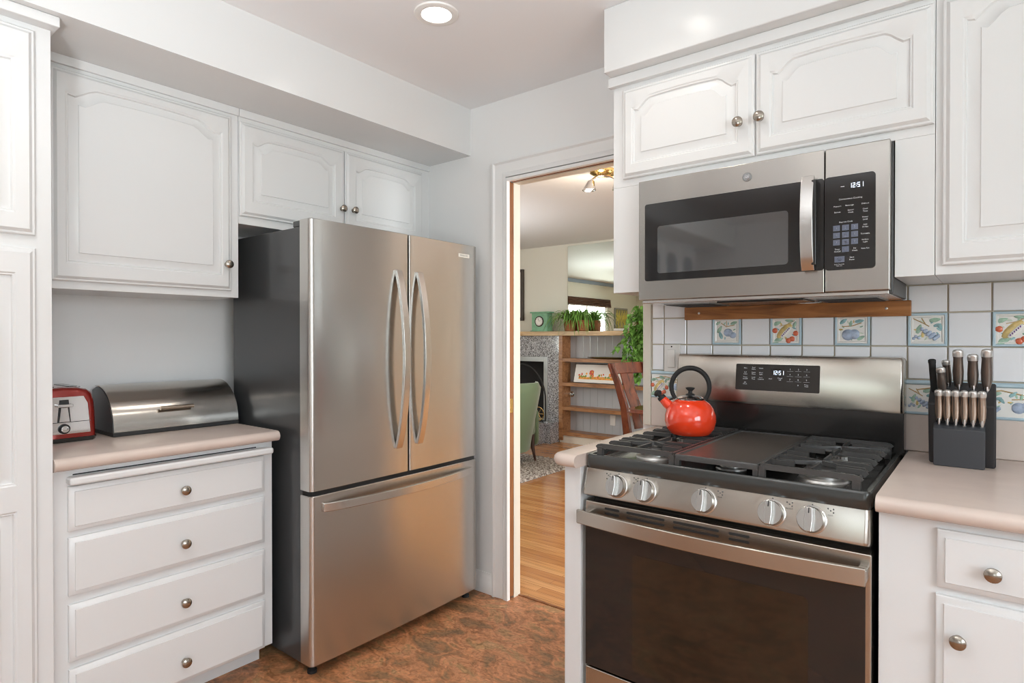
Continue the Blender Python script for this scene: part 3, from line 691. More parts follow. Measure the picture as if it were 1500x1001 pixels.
# underside: chrome lip, vents, lamp
un = MB().box(X0+.01, X1-.004, 1.905, 2.245, 1.3865, 1.3975, M['handle']).build('underside', mw, bevel=.002)
for a, b in ((-.90, -.74), (-.42, -.25)):
    v = MB().box(a, b, 1.99, 2.19, 1.3835, 1.3865, M['greymetal'])
    for k in range(24): v.box(a+.006, b-.006, 1.994+k*.0082, 1.998+k*.0082, 1.3820, 1.3836, M['blackm'])
    v.build('grease_filter', un)
MB().box(-.70, -.44, 1.95, 2.10, 1.3815, 1.3865, M['black']).build('vent_intake', un, bevel=.002)
MB().lathe([(.028, 0), (.030, -.004), (.024, -.006), (.0, -.006)], M['chrome'], lambda x, y, z: (-.47+x, 2.16+y, 1.3865+z), 20, sx=1.4).build('task_lamp', un)

# ------------------------------------------------------------------ refrigerator
fr = thing('refrigerator', 'stainless french-door refrigerator with charcoal sides, standing against the left wall', 'refrigerator', (-2.25, 1.74, 0))
FYa, FYb = 1.276, 2.199; XD = -1.955
MB().box(-2.555, -2.035, FYa+.012, FYb-.006, .035, 1.690, M['dkside']).build('body', fr, bevel=.004)
def fdoor(y0, y1, z0, z1, name, bow=.006, r=.018):
    ym = (FYa+FYb)/2; half = (FYb-FYa)/2
    bx = lambda y: XD - bow*((y-ym)/half)**2
    pl = [(-2.028, y0), ]
    n = 6
    def corner(yc, s, first):
        ps = []
        for i in range(n+1):
            a = PI/2*i/n
            ps.append((bx(yc)-r+r*math.sin(a), yc+s*(r*math.cos(a))))
        return ps if first else ps[::-1]
    rl_ = r if y0 == FYa else .005; rr_ = r if y1 == FYb else .005
    def cor(y, s, rad, first):
        ps = [(bx(y)-rad+rad*math.sin(PI/2*i/n), y-s*rad*(1-math.cos(PI/2*i/n))*-1 if False else y+s*(rad-rad*math.cos(PI/2*i/n))) for i in range(n+1)]
        return ps if first else ps[::-1]
    pl = [(-2.028, y0)] + cor(y0, 1, rl_, True)
    for i in range(1, 12):
        y = y0+rl_+(y1-rr_-y0-rl_)*i/12; pl.append((bx(y), y))
    pl += cor(y1, -1, rr_, False) + [(-2.028, y1)]
    e = .003; rs = []
    for z, k in ((z0, e), (z0+e, 0), (z1-e, 0), (z1, e)):
        rs.append([(max(x-k, -2.028), y + (k if y < (y0+y1)/2 else -k), z) for x, y in pl])
    return MB().rings(rs, M['steel']).build(name, fr, ang=25)
dL = fdoor(FYa, 1.7465, .696, 1.712, 'door'); dR = fdoor(1.7535, FYb, .696, 1.712, 'door'); dB = fdoor(FYa, FYb, .046, .680, 'freezer_drawer')
MB().box(-2.035, -1.972, FYa+.014, FYb-.014, .05, 1.70, M['rubber']).build('gasket', fr)
def bar_handle(parent, ends, depth, side, wd, th=.006, n=24, name='handle'):
    A, B = Vector(ends[0]), Vector(ends[1]); pts = []
    for i in range(n+1):
        t = i/n; p = A.lerp(B, t); p.x += depth*(1-(2*t-1)**2)**.85 + .004; pts.append(p)
    MB().tube(pts, 1, M['handle'], side=side, sec=[(-th, -wd), (th, -wd), (th, wd), (-th, wd)]).build(name, parent, bevel=.003)
bar_handle(dL, ((XD-.002, 1.690, .806), (XD-.002, 1.690, 1.552)), .052, (0, 1, 0), .0165, .008)
bar_handle(dR, ((XD-.002, 1.808, .810), (XD-.002, 1.808, 1.553)), .052, (0, 1, 0), .0165, .008)
bar_handle(dB, ((XD-.006, 1.328, .633), (XD-.006, 2.146, .633)), .050, (0, 0, 1), .0165, .008)
b = MB().box(2.062, 2.136, 1.649, 1.666, -.002, .0015, M['badge'], FX(XD-.003)).build('badge', dR, bevel=.001)
MB().text('FRIGIDAIRE', FX(XD-.003), 2.099, 1.6575, .0105, M['grey_ink'], d=.0018).build('badge_text', dR)
for y in (FYa+.045, FYb-.045): MB().box(-2.10, -1.99, y-.03, y+.03, 1.690, 1.716, M['dkside']).build('hinge_cover', fr, bevel=.006)
for y in (FYa+.04, FYb-.03): MB().lathe([(.018, 0), (.018, .012), (.010, .016), (.010, .05)], M['rubber'], lambda a, b, z: (-2.015+a, y+b, z), 14).build('foot', fr)
for y in (FYa+.05, FYb-.05): MB().lathe([(.018, 0), (.018, .012), (.010, .016), (.010, .05)], M['rubber'], lambda a, b, z: (-2.50+a, y+b, z), 14).build('foot', fr)

# ------------------------------------------------------------------ gas range
rg = thing('gas_range', 'stainless gas range with five knobs, black oven door and griddle top', 'gas range', (-.594, 1.9, 0))
RX0, RX1 = -.972, -.2165
MB().box(RX0+.004, RX1-.002, 1.632, 2.252, .03, .888, M['black']).build('body', rg, bevel=.003)
# cooktop deck with raised rim
mb = MB(); 
def rr3(k, z): return [(a, b, z) for a, b in rrect(RX0+k-.002, RX1-k+.004, 1.588+k, 2.20-k, max(.018-k, .006))]
mb.rings([rr3(.004, .872), rr3(0, .880), rr3(0, .908), rr3(.004, .914), rr3(.014, .914), rr3(.022, .898)], M['deck'], True, False); mb.rings([rr3(.022, .898), rr3(.03, .896)], M['black'], False, True)
deck = mb.build('cooktop', rg)
# control panel (tilted) with rounded ends
mb = MB(); rs = []
for x, k in ((RX0-.008, .010), (RX0-.004, .003), (RX0+.004, 0), (RX1-.012, 0), (RX1-.003, .004), (RX1+.001, .012), (RX1+.002, .02)):
    rs.append([(x, 1.596+k, .871), (x, 1.576+k, .800), (x, 1.577+k, .793), (x, 1.584+k, .789), (x, 1.634, .789), (x, 1.634, .871)])
cp = mb.rings(rs, M['steel2']).build('control_panel', rg, ang=50)
tilt = math.atan2(.020, .071)
def FC(u, w, d): # w measured up the tilted face from z=.80
    return (u, 1.576 + w*math.sin(tilt) - d*math.cos(tilt), .800 + w*math.cos(tilt) + d*math.sin(tilt))
def range_knob(u, w):
    G = lambda x, y, z: FC(u+x, w+y, z)
    mb = MB().lathe([(.034, 0), (.034, .003), (.031, .005), (.0300, .018), (.0285, .0215), (0, .0215)], M['handle'], G, 32)
    k = mb.build('knob', rg)
    MB().prism([(-.0075, -.0285), (.0075, -.0285), (.0095, 0), (.0075, .0285), (-.0075, .0285), (-.0095, 0)], lambda a, b, d: G(a, b, d), .0215, .037, M['handle']).build('grip', k, bevel=.002)
    MB().box(-.0012, .0012, .014, .0275, .037, .0374, M['blackm'], lambda a, b, d: G(a, b, d)).build('pointer', k)
for i, u in enumerate((-.862, -.772, -.601, -.429, -.3375)): range_knob(u, .032)
for i, u in enumerate((-.862, -.772, -.601, -.429, -.3375)):
    mk = MB()
    MB().box(u-.0015, u+.0015, .0665, .0690, .0004, .0007, M['grey_ink'], FC).build('off_mark', cp)
    s = -1 if i < 2 else 1
    cx = u+(.040 if i > 1 else -.034); cy = .060
    for k, (a, b) in enumerate(((-.006, .004), (0, 0), (.006, .004), (.006, -.004))):
        mk.box(cx+a-.0016, cx+a+.0016, cy+b-.0016, cy+b+.0016, .0004, .0007, M['grey_ink'], FC)
    mk.text('FRONT' if i % 2 else 'REAR', FC, cx, cy-.011, .005, M['grey_ink'], d=.0006)
    mk.build('knob_marks', cp)
# oven door
YD = 1.588; F = FY(YD)
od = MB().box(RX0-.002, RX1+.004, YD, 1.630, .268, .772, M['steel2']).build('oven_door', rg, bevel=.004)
MB().box(RX0, RX1-.008, .270, .700, 0, .0015, M['glassblk'], F).build('door_glass', od)
MB().prism(rrect(-.815, -.345, .30, .640, .012), F, .0015, .0022, M['ovenwin']).build('oven_window', od)
sl = MB()
for a, b in ((-.906, -.858), (-.834, -.716), (-.690, -.563), (-.537, -.484)):
    for z in (.7430, .7575): sl.prism(rrect(a, b, z-.0034, z+.0034, .0028, 3), F, 0, .0008, M['blackm'])
sl.build('vent_slot', od)
mb = MB(); n = 24; pts = [(RX0-.012+(RX1-RX0+.008)*i/n, YD-.030-.030*(1-(2*i/n-1)**2), .728) for i in range(n+1)]
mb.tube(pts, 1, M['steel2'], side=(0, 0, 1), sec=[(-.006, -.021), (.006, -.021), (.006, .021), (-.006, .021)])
h = mb.build('handle', od, bevel=.003)
for a in (RX0, RX1-.022): MB().box(a, a+.020, YD-.030, YD, .714, .744, M['handle']).build('handle_mount', od, bevel=.003)
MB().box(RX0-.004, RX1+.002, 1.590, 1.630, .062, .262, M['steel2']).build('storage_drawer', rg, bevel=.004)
for x in (RX0+.05, RX1-.05):
    for y in (1.68, 2.2): MB().lathe([(.02, 0), (.02, .01), (.008, .012), (.008, .045)], M['rubber'], lambda a, b, z: (x+a, y+b, z), 12).build('foot', rg)
# backguard
bgX0, bgX1 = -.940, -.2085
mb = MB().box(bgX0, bgX1, 2.195, 2.254, .892, 1.040, M['black']).build('back_riser', rg, bevel=.003)
mb = MB(); prf = [(2.186, 1.036), (2.182, 1.044), (2.200, 1.196), (2.206, 1.206), (2.225, 1.209), (2.254, 1.207), (2.254, 1.036)]
rs = []
for x, k in ((bgX0, .006), (bgX0+.006, 0), (bgX1-.010, 0), (bgX1-.003, .004), (bgX1, .012)):
    rs.append([(x, min(y+k, 2.254), z-(k if z > 1.1 else 0)) for y, z in prf])
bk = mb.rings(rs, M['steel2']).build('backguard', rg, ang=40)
tb = math.atan2(.018, .152)
def FB(u, w, d): return (u, 2.182 + (w-1.044)*math.tan(tb) - d, w)
dp = MB().prism(rrect(-.716, -.443, 1.085, 1.176, .004), FB, 0, .0028, M['panelblk']).build('display_panel', rg)
MB().prism(rrect(-.598, -.561, 1.136, 1.162, .001), FB, .0028, .0032, M['glassblk']).build('clock_window', dp)
G = lambda a, b, d: FB(a, b, d+.0033)
t2 = MB(); tg_ = MB(); seg7(tg_, G, -.5925, 1.1415, .0135, '12:51', M['digits'])
T = lambda t, u, w, s=.0065: t2.text(t, G, u, w, s, M['white_ink'], d=.0001)
for u, w, t in ((-.683, 1.162, 'Bake'), (-.655, 1.164, 'Broil'), (-.655, 1.158, 'Hi/Lo'), (-.630, 1.162, 'Warm'), (-.683, 1.147, 'Self'), (-.683, 1.141, 'Clean'), (-.655, 1.147, 'Steam'), (-.655, 1.141, 'Clean'), (-.630, 1.147, 'Oven'), (-.630, 1.141, 'Light'),
                (-.683, 1.130, 'Timer'), (-.683, 1.124, 'On/Off'), (-.655, 1.130, 'Cook'), (-.655, 1.124, 'Time'), (-.630, 1.130, 'Lock'), (-.630, 1.124, 'Controls'), (-.683, 1.112, 'Set'), (-.683, 1.106, 'Clock'), (-.598, 1.127, 'Start'), (-.567, 1.130, 'Cancel'), (-.567, 1.124, 'Off')):
    T(t, u, w, .0058)
for i in range(9): T(str(i+1), -.535+.026*(i % 3), 1.161-.0175*(i//3), .0075)
T('0', -.509, 1.108, .0075); T('Timer', -.483, 1.111, .0055); T('Hold', -.483, 1.1055, .0055)
kl = MB()
for r_ in range(3):
    for c_ in range(3): kl.box(-.545+.026*c_, -.525+.026*c_, 1.1545-.0175*r_, 1.1549-.0175*r_, 0, .0002, M['white_ink'], G)
kl.build('key_lines', dp); t2.build('panel_text', dp); tg_.build('clock_digits', dp)
# burners
for x, y, r in ((-.825, 1.755, .045), (-.825, 2.02, .038), (-.345, 1.755, .050), (-.345, 2.02, .036), (-.58, 1.735, .034)):
    b = MB().lathe([(r*1.25, .896), (r*1.2, .901), (r*.90, .903), (r*.90, .909), (r*1.0, .911), (r*1.0, .919), (r*.9, .921)], M['burner'], lambda a, b_, z: (x+a, y+b_, z), 28).build('burner', rg)
    sb = MB()
    for k in range(24):
        a = 2*PI*k/24; sb.box(-.0009, .0009, -.0006, .0006, .9125, .9185, M['blackm'], lambda u, w, d: (x+math.cos(a)*(r*1.0005+w)-math.sin(a)*u, y+math.sin(a)*(r*1.0005+w)+math.cos(a)*u, d))
    sb.build('burner_port', b)
    MB().lathe([(r*.86, .921), (r*.88, .924), (r*.82, .929), (r*.3, .930)], M['iron'], lambda a, b_, z: (x+a, y+b_, z), 28).build('burner_cap', b)
# grates
def grate(x0, x1, y0=1.612, y1=2.165, outer=-1):
    mb = MB(); zt_ = .9455; h = .0062; S = [(-.0042, -h), (.0042, -h), (.0034, h), (-.0034, h)]; Z = zt_-h
    bar = lambda pts, w=1: mb.tube([Vector((p[0], p[1], p[2] if len(p) > 2 else Z)) for p in pts], w, M['iron'], side=(0, 0, 1), sec=S)
    xo, xi = (x0, x1) if outer < 0 else (x1, x0); s = 1 if outer < 0 else -1
    ny = 8
    bar([(xi, y0), (xi, y1)])                       # inner long rail
    bar([(xo+s*.012, y0, Z-.010), (xo+s*.012, y1, Z-.010)], .7)
    for i in range(ny):
        y = y0+(y1-y0)*i/(ny-1)
        # curved finger ends down to outer rail
        end = [(xo+s*.001, y, Z-.0075), (xo+s*.007, y, Z-.0018), (xo+s*.016, y, Z)]
        if i in (0, ny-1): bar(end+[(xi, y)], 1.15); mb.box(xo+s*.002, xo+s*.020, y-.006, y+.006, .912, Z-.002, M['iron'])
        else:
            ln = .30 if i % 2 else .42
            cx = x0+(x1-x0)*.5; bar(end+[(xo+s*(x1-x0)*ln, y)]); bar([(xi-s*(x1-x0)*ln*.9, y), (xi, y)])
    for yc in (y0+(y1-y0)*.26, y0+(y1-y0)*.74):      # star braces over each burner
        cx = (x0+x1)/2; k = .075
        for t in (-1, 1):
            bar([(cx-.105, yc+t*.036), (cx-.05, yc+t*.030), (cx, yc), (cx+.05, yc-t*.030), (cx+.105, yc-t*.036)], .85)
        bar([(cx, yc-.115), (cx, yc-.028)], .85); bar([(cx, yc+.028), (cx, yc+.115)], .85)
    for x in (xi-s*.002,):
        for y in (y0, y1): mb.box(x-.008, x+.008, y-.006, y+.006, .897, Z, M['iron'])
    for y in (y0, y1): mb.box(xo+s*.003, xo+s*.019, y-.007, y+.007, .897, .930, M['iron'])
    return mb
grate(-.946, -.702, outer=-1).build('grate', rg); grate(-.462, -.236, outer=1).build('grate', rg)
gr = MB(); gz = .944
def gl(k, z): return [(a, b, z) for a, b in rrect(-.696+k, -.468-k, 1.606+k, 2.165-k, .006)]
gr.rings([gl(0, .928), gl(0, .941), gl(.002, gz), gl(.009, gz), gl(.012, .940)], M['iron'], True, False)
gr.rings([gl(.012, .940), gl(.013, .9398)], M['griddle'], False, True)
for x in (-.688, -.476):
    for y in (1.614, 2.157): gr.box(x-.007, x+.007, y-.007, y+.007, .897, .930, M['iron'])
gr.build('griddle', rg)

# ------------------------------------------------------------------ kettle
kt = thing('tea_kettle', 'round red enamel whistling kettle with black loop handle on the left grate', 'kettle', (-.790, 1.955, .9458), local=True)
kt.rotation_euler.z = R(22)
MB().lathe([(.040, 0), (.058, 0), (.066, .004), (.078, .022), (.0835, .045), (.0825, .065), (.075, .088), (.063, .104), (.050, .113), (.044, .116), (.044, .113), (.02, .110)], M['redpot'], n=48).build('pot', kt, ang=60)
MB().tube([(-.055, 0, .082), (-.075, 0, .100), (-.092, 0, .118)], [.019, .016, .013], M['redpot'], 20).build('spout', kt)
sp = MB().tube([(-.090, 0, .116), (-.097, 0, .124)], [.0145, .0135], M['rubber'], 16).tube([(-.094, 0, .121), (-.104, 0, .132)], [.008, .006], M['rubber'], 10)
sp.tube([(-.102, 0, .128), (-.107, 0, .136), (-.113, 0, .142)], [.012, .014, .006], M['rubber'], 14).tube([(-.086, 0, .128), (-.072, 0, .112), (-.056, 0, .118)], .0035, M['rubber'], 8).build('whistle_cap', kt)
lid = MB().lathe([(.0435, .1145), (.0445, .119), (.036, .127), (.018, .131), (.006, .132)], M['chrome'], n=40).build('lid', kt)
MB().lathe([(.014, .130), (.015, .134), (.007, .137), (.006, .144), (.014, .152), (.0155, .155), (.010, .157), (.0, .157)], M['rubber'], n=24).build('lid_knob', lid)
pts = []
for i in range(29):
    a = R(-38+ (256)*i/28); pts.append((.061*math.cos(a), 0, .158+.064*math.sin(a)))
MB().tube(pts, [(.0066 + .0018*math.sin(PI*i/28)) for i in range(29)], M['rubber'], 12, side=(0, 1, 0)).build('handle', kt)

# ------------------------------------------------------------------ bread box
bb = thing('bread_box', 'brushed steel roll-top bread box with black base on the left countertop', 'bread box', (-2.56, 1.03, .9142))
def bprof(k=0, n=16):
    # quarter-round front, x from back -2.665 to front -2.447
    pts = [(-2.665+k, .9295), (-2.665+k, 1.075-k)]
    for i in range(n+1):
        a = PI/2*i/n
        pts.append((-2.615 + (.165-k)*math.sin(a), .9295+.05*0 + (.158-k)*math.cos(a)**.85 if False else .9295+(.160-k)*math.cos(a)))
    return pts
B0, B1 = .797, 1.256
MB().rings([[(x, y, z) for x, z in bprof(.002)] for y in (B0+.002, B1-.002)], M['dkside']).build('side_shell', bb, ang=30)
MB().box(-2.668, -2.445, B0, B1, .9145, .9295, M['blackm']).build('base', bb, bevel=.003)
mb = MB(); rs = []
for y in (B0+.004, B1-.001): rs.append([(-2.615+.1665*math.sin(a), y, .9300+.1625*math.cos(a)) for a in [R(-8+98*i/20) for i in range(21)]] + [(-2.615+.164*math.sin(a), y, .9300+.160*math.cos(a)) for a in [R(90-98*i/20) for i in range(21)]])
MB().rings(rs, M['steelroll']).build('roll_top', bb, ang=30)
a = R(63); hx, hz = -2.615+.1665*math.sin(a), .930+.1625*math.cos(a)
MB().tube([(hx+.018, .955, hz), (hx+.018, 1.075, hz)], .0072, M['bronze'], 12).tube([(hx-.004, .968, hz), (hx+.016, .968, hz)], .004, M['bronze'], 8).tube([(hx-.004, 1.062, hz), (hx+.016, 1.062, hz)], .004, M['bronze'], 8).build('handle', bb)

# ------------------------------------------------------------------ toaster
to = thing('toaster', 'red and chrome toaster at the left end of the counter, half behind the pantry', 'toaster', (-2.56, .653, .9142))
TY0, TY1 = .558, .750
def toast_ring(x, k):
    yc = (TY0+TY1)/2; hw = (TY1-TY0)/2-k; z0 = .930; pts = []
    for t, zz in ((1.0, 0), (1.0, .03), (.98, .09), (.94, .130), (.86, .152), (.72, .163), (.40, .170), (0, .172), (-.40, .170), (-.72, .163), (-.86, .152), (-.94, .130), (-.98, .09), (-1, .03), (-1, 0)):
        pts.append((x, yc+hw*t, z0+max(0, zz-k)))
    return pts
MB().rings([toast_ring(x, k) for x, k in ((-2.680, .012), (-2.672, .003), (-2.655, 0), (-2.475, 0), (-2.458, .004), (-2.450, .014))], M['redtoast']).build('shell', to, ang=50)
MB().rings([[(x, yc, z) for yc, z in ((TY0+.004+k, .9145), (TY1-.004-k, .9145), (TY1+.002-k, .931), (TY0-.002+k, .931))] for x, k in ((-2.678, .006), (-2.67, 0), (-2.462, 0), (-2.452, .008))], M['black']).build('base', to, bevel=.004)
F = FX(-2.450)
plt = MB().prism([(TY0+.022, .944), (TY1-.020, .944), (TY1-.028, 1.045), (TY1-.040, 1.070), (TY0+.040, 1.070), (TY0+.026, 1.045)], F, 0, .002, M['chrome']).build('chrome_plate', to, bevel=.001)
MB().prism([(.634, .985), (.672, .985), (.666, 1.060), (.640, 1.060)], F, .002, .003, M['blackm']).build('lever_slot', plt)
MB().prism([(.637, .985), (.669, .985), (.663, 1.035), (.643, 1.035)], F, .003, .010, M['chrome']).box(.631, .675, 1.036, 1.046, .002, .020, M['chrome'], F).build('lever', to, bevel=.002)
MB().box(TY0+.022, TY1-.020, .983, .985, .002, .003, M['grey_ink'], F).build('seam', plt)
MB().lathe([(.0165, 0), (.0165, .006), (.014, .010), (.012, .011)], M['blackm'], lambda x, y, z: F(.653+x, .962+y, .002+z), 24).lathe([(.0115, .011), (.0110, .014), (.004, .015)], M['chrome'], lambda x, y, z: F(.653+x, .962+y, .002+z), 24).build('browning_knob', to)
mb = MB()
for y in (.622, .688): mb.prism(rrect(-2.645, -2.485, y-.014, y+.014, .006), lambda u, w, d: (u, w, 1.1015+d), 0, .0015, M['black'])
mb.build('bread_slot', to)
MB().prism(rrect(-2.655, -2.475, .600, .710, .010), lambda u, w, d: (u, w, 1.0995+d), 0, .002, M['chrome']).build('top_plate', to)

# ------------------------------------------------------------------ knife block
kbk = thing('knife_block', 'black knife block filled with steel-handled knives on the right countertop', 'knife block', (-.065, 2.12, .9142))
# rear tall block with slanted top, front low block for the steak knives
def wedge(x0, x1, prof_, mat, e=.004):
    rs = []
    for x, k in ((x0, e), (x0+e, 0), (x1-e, 0), (x1, e)):
        cy = sum(p[0] for p in prof_)/len(prof_); cz = sum(p[1] for p in prof_)/len(prof_)
        rs.append([(x, y+(cy-y)*k/.06, z+(cz-z)*k/.12) for y, z in prof_])
    return MB().rings(rs, mat)
wedge(-.139, .011, [(2.085, .9145), (2.205, .9145), (2.165, 1.137), (2.155, 1.141), (2.055, 1.090), (2.050, 1.083)], M['block']).build('rear_block', kbk, bevel=.002)
wedge(-.126, -.012, [(2.045, .9145), (2.084, .9145), (2.060, 1.034), (2.025, 1.020)], M['blockin']).build('front_block', kbk, bevel=.002)
mb = MB()
for k in range(6): mb.box(-.116+k*.0185, -.114+k*.0185, 2.028, 2.058, 1.0225, 1.0345, M['rubber'])
def make_knife(label, group, L, w, t, mh, dark=True):
    k = thing('kitchen_knife', label, 'knife', (0, 0, 0), group, local=True)
    prf = [(0, .45), (.03, .50), (.10, .72), (.25, .98), (.45, 1.05), (.65, .95), (.78, .90), (.84, .97)]
    def sec(f, zz, bend): 
        return [(w*f*math.cos(2*PI*j/14), t*(.6+.4*f)*math.sin(2*PI*j/14)+bend, zz) for j in range(14)]
    rs = [sec(f, L*p, .004*math.sin(PI*p)) for p, f in prf]
    MB().rings(rs, mh).build('grip', k, ang=60)
    rs = [sec(f, L*p, .004*math.sin(PI*p)) for p, f in ((.842, 1.0), (.86, 1.05), (.93, 1.06), (.985, .98), (1.01, .75), (1.02, .35))]
    MB().rings(rs, M['capsteel']).build('end_cap', k, ang=60)
    MB().rings([sec(f, z_, 0) for f, z_ in ((.42, -.002), (.60, .006), (.52, .016))], M['chrome']).build('bolster', k, ang=60)
    MB().box(-w*.35, w*.35, -.0009, .0009, -.05, 0, M['chrome']).build('blade', k)
    return k
steak = None; tilt_k = R(-13)
ords = ['leftmost', 'second from the left', 'third from the left', 'fourth from the left', 'fifth from the left', 'rightmost']
for i in range(6):
    lab = f'small steel-handled steak knife, {ords[i]} in the front row of the knife block'
    if steak is None: k = steak = make_knife(lab, 'steak knives in the front row of the block', .094, .0092, .0075, M['steak'])
    else: k = copy_tree(steak); k['label'] = lab
    k.location = (-.113+i*.0188, 2.040-.004+.006, 1.033); k.rotation_euler = (R(12), 0, R(0))
big = [(-.073, 2.098, 1.128, .112, 'long steel-handled knife, left of the three tall ones in the block'), (-.040, 2.098, 1.126, .102, 'steel-handled knife, middle of the three tall ones in the block'),
       (-.010, 2.098, 1.124, .118, 'large steel-handled knife, tallest and rightmost in the block')]
kk = None
for x, y, z, L, lab in big:
    k = make_knife(lab, 'large knives at the back of the block', L, .0125, .0095, M['dkhandle'])
    k.location = (x, y+.015, z-.004); k.rotation_euler = (R(12), 0, 0)
for x, y, z, L, lab in ((-.107, 2.085, 1.102, .085, 'short steel-handled knife in front, at the left of the knife block'), (-.097, 2.130, 1.126, .080, 'steel-handled knife just behind the short one at the left of the block')):
    k = make_knife(lab, 'large knives at the back of the block', L, .0105, .0085, M['dkhandle'])
    k.location = (x, y, z); k.rotation_euler = (R(12), R(-3), 0)
k = thing('sharpening_steel', 'black plastic handle of a sharpening steel at the left of the knife block', 'sharpening steel', (-.128, 2.108, 1.114), local=True)
MB().lathe([(.006, 0), (.0075, .004), (.0085, .04), (.0085, .082), (.0095, .086), (.0095, .093), (.007, .095)], M['rubber'], n=16).build('grip', k)
MB().lathe([(.003, -.05), (.003, 0)], M['chrome'], n=10).build('rod', k); k.rotation_euler = (R(10), R(-3), 0)

# ------------------------------------------------------------------ recessed ceiling lights
dl = None
lablist = ['round recessed ceiling light glowing near the left soffit', 'recessed ceiling light just in front of the right soffit',
           'recessed ceiling light mirrored at the left of the microwave top', 'recessed ceiling light mirrored at the right of the microwave top',
           'added recessed ceiling light, unseen above the spot behind the camera', 'added recessed ceiling light, unseen near the right wall', 'recessed ceiling light at the rear left']
for i, (x, y) in enumerate(RECESSED):
    if dl is None:
        k = dl = thing('recessed_light', lablist[0], 'ceiling light', (0, 0, 0), 'recessed kitchen ceiling lights', local=True)
        MB().lathe([(.052, -.0008), (.054, -.006), (.068, -.008), (.078, -.005), (.080, 0)], M['bright_trim'], n=40, cap0=False, cap1=False).build('trim_ring', k)
        MB().lathe([(.0535, -.0008), (.001, -.0008)], M['lampglow'], n=40, cap0=False).build('diffuser', k)
    else: k = copy_tree(dl); k['label'] = lablist[i]
    k.location = (x, y, CEIL-.0002)

# ================================================================== LIVING ROOM
FPX = -4.105     # bookcase left / fireplace right
# mantel
o = MB().box(-5.4, -1.6, 6.04, LY-.002, 1.292, 1.345, M['mantelwood']).build('mantel_shelf', bevel=.003); tag(o, 'long light wood mantel shelf over the fireplace and bookcase', 'shelf')
# bookcase
bc = thing('bookcase', 'built-in wooden bookcase with four shelves beside the granite fireplace', 'bookcase', (-3.0, LY, 0))
MB().box(FPX+.02, -1.9, 6.262, LY-.002, .06, 1.291, M['panelling']).build('back_panel', bc)
mb = MB()
for k in range(22): mb.box(FPX+.03+k*.1, FPX+.034+k*.1, 6.2605, 6.262, .12, 1.29, M['greymetal'])
mb.build('panel_groove', bc)
MB().box(FPX, FPX+.05, 6.078, 6.262, .03, 1.291, M['shelfwood']).build('side_panel', bc)
MB().box(-1.95, -1.9, 6.078, 6.262, .03, 1.291, M['shelfwood']).build('side_panel', bc)
for z in (1.020, .729, .438, .133): MB().box(FPX+.05, -1.95, 6.080, 6.262, z-.042, z, M['shelfwood']).build('shelf', bc, bevel=.001)
MB().box(FPX, -1.9, 6.10, 6.262, 0, .091, M['cream']).build('plinth', bc)
# fireplace
fp = thing('fireplace', 'grey granite tiled fireplace with dark firebox, left of the bookcase', 'fireplace', (-4.9, LY, 0))
mb = MB(); YS = 6.085
mb.box(-4.27, FPX-.001, YS, LY-.002, .25, 1.291, M['granite']).box(-5.60, -5.40, YS, LY-.002, .25, 1.291, M['granite']).box(-5.40, -4.27, YS, LY-.002, 1.03, 1.291, M['granite']); mb.build('surround', fp)
MB().box(-5.40, -4.27, 6.24, LY-.003, .25, 1.03, M['fpblack']).build('firebox', fp)
mb = MB().box(-4.33, -4.268, YS-.008, YS+.012, .25, 1.032, M['greymetal']).box(-5.40, -4.33, YS-.008, YS+.012, .97, 1.032, M['greymetal']); mb.build('metal_frame', fp, bevel=.003)
MB().box(-5.7, -4.19, 5.66, YS-.001, .002, .232, M['granite']).box(-4.19, FPX-.001, 5.90, YS-.001, .002, .232, M['granite']).box(-5.7, -4.18, 5.65, YS-.001, .232, .25, M['granite']).box(-4.18, FPX-.001, 5.89, YS-.001, .232, .25, M['granite']).build('hearth', fp)
# fire screen
fs = thing('fire_screen', 'black arched wrought-iron fire screen with gold scroll on the hearth', 'fire screen', (-4.55, 5.95, .25))
pts = [(-4.57+.36*math.cos(a), 5.95, .50+.44*math.sin(a)) for a in [PI*i/24 for i in range(25)]]; pts = [(-4.21, 5.95, .262)]+pts+[(-4.93, 5.95, .262)]
MB().tube(pts, .009, M['blackm'], 8).tube([(-4.93, 5.95, .262), (-4.21, 5.95, .262)], .008, M['blackm'], 8).build('frame', fs)
for cx in (-4.30, -4.84):
    mb = MB(); mb.tube([(cx+.075*math.cos(2*PI*i/24), 5.935, .345+.08*math.sin(2*PI*i/24)) for i in range(24)], .006, M['brass'], 6, closed=True)
    for t in (0, 60, 120): mb.tube([(cx-.07*math.cos(R(t)), 5.935, .345-.075*math.sin(R(t))), (cx, 5.928, .345), (cx+.07*math.cos(R(t)), 5.935, .345+.075*math.sin(R(t)))], .004, M['brass'], 6)
    mb.build('scroll', fs)
# mirror
mr = thing('wall_mirror', 'large frameless mirror above the mantel, reflecting a window and shade', 'mirror', (-2.8, LY, 1.35))
MB().box(-4.10, -1.7, LY-.012, LY-.001, 1.347, 2.398, M['mirror']).build('glass', mr)
# hung picture frame at left
pf = thing('picture_frame', 'dark-edged picture hanging above the fireplace, cut off by the doorway', 'picture', (-5.2, LY, 1.8))
MB().box(-5.55, -4.78, LY-.035, LY-.001, 1.49, 2.16, M['frame_dk']).build('frame', pf, bevel=.004)
MB().box(-5.51, -4.82, LY-.037, LY-.035, 1.53, 2.12, M['paper']).build('mat_board', pf)
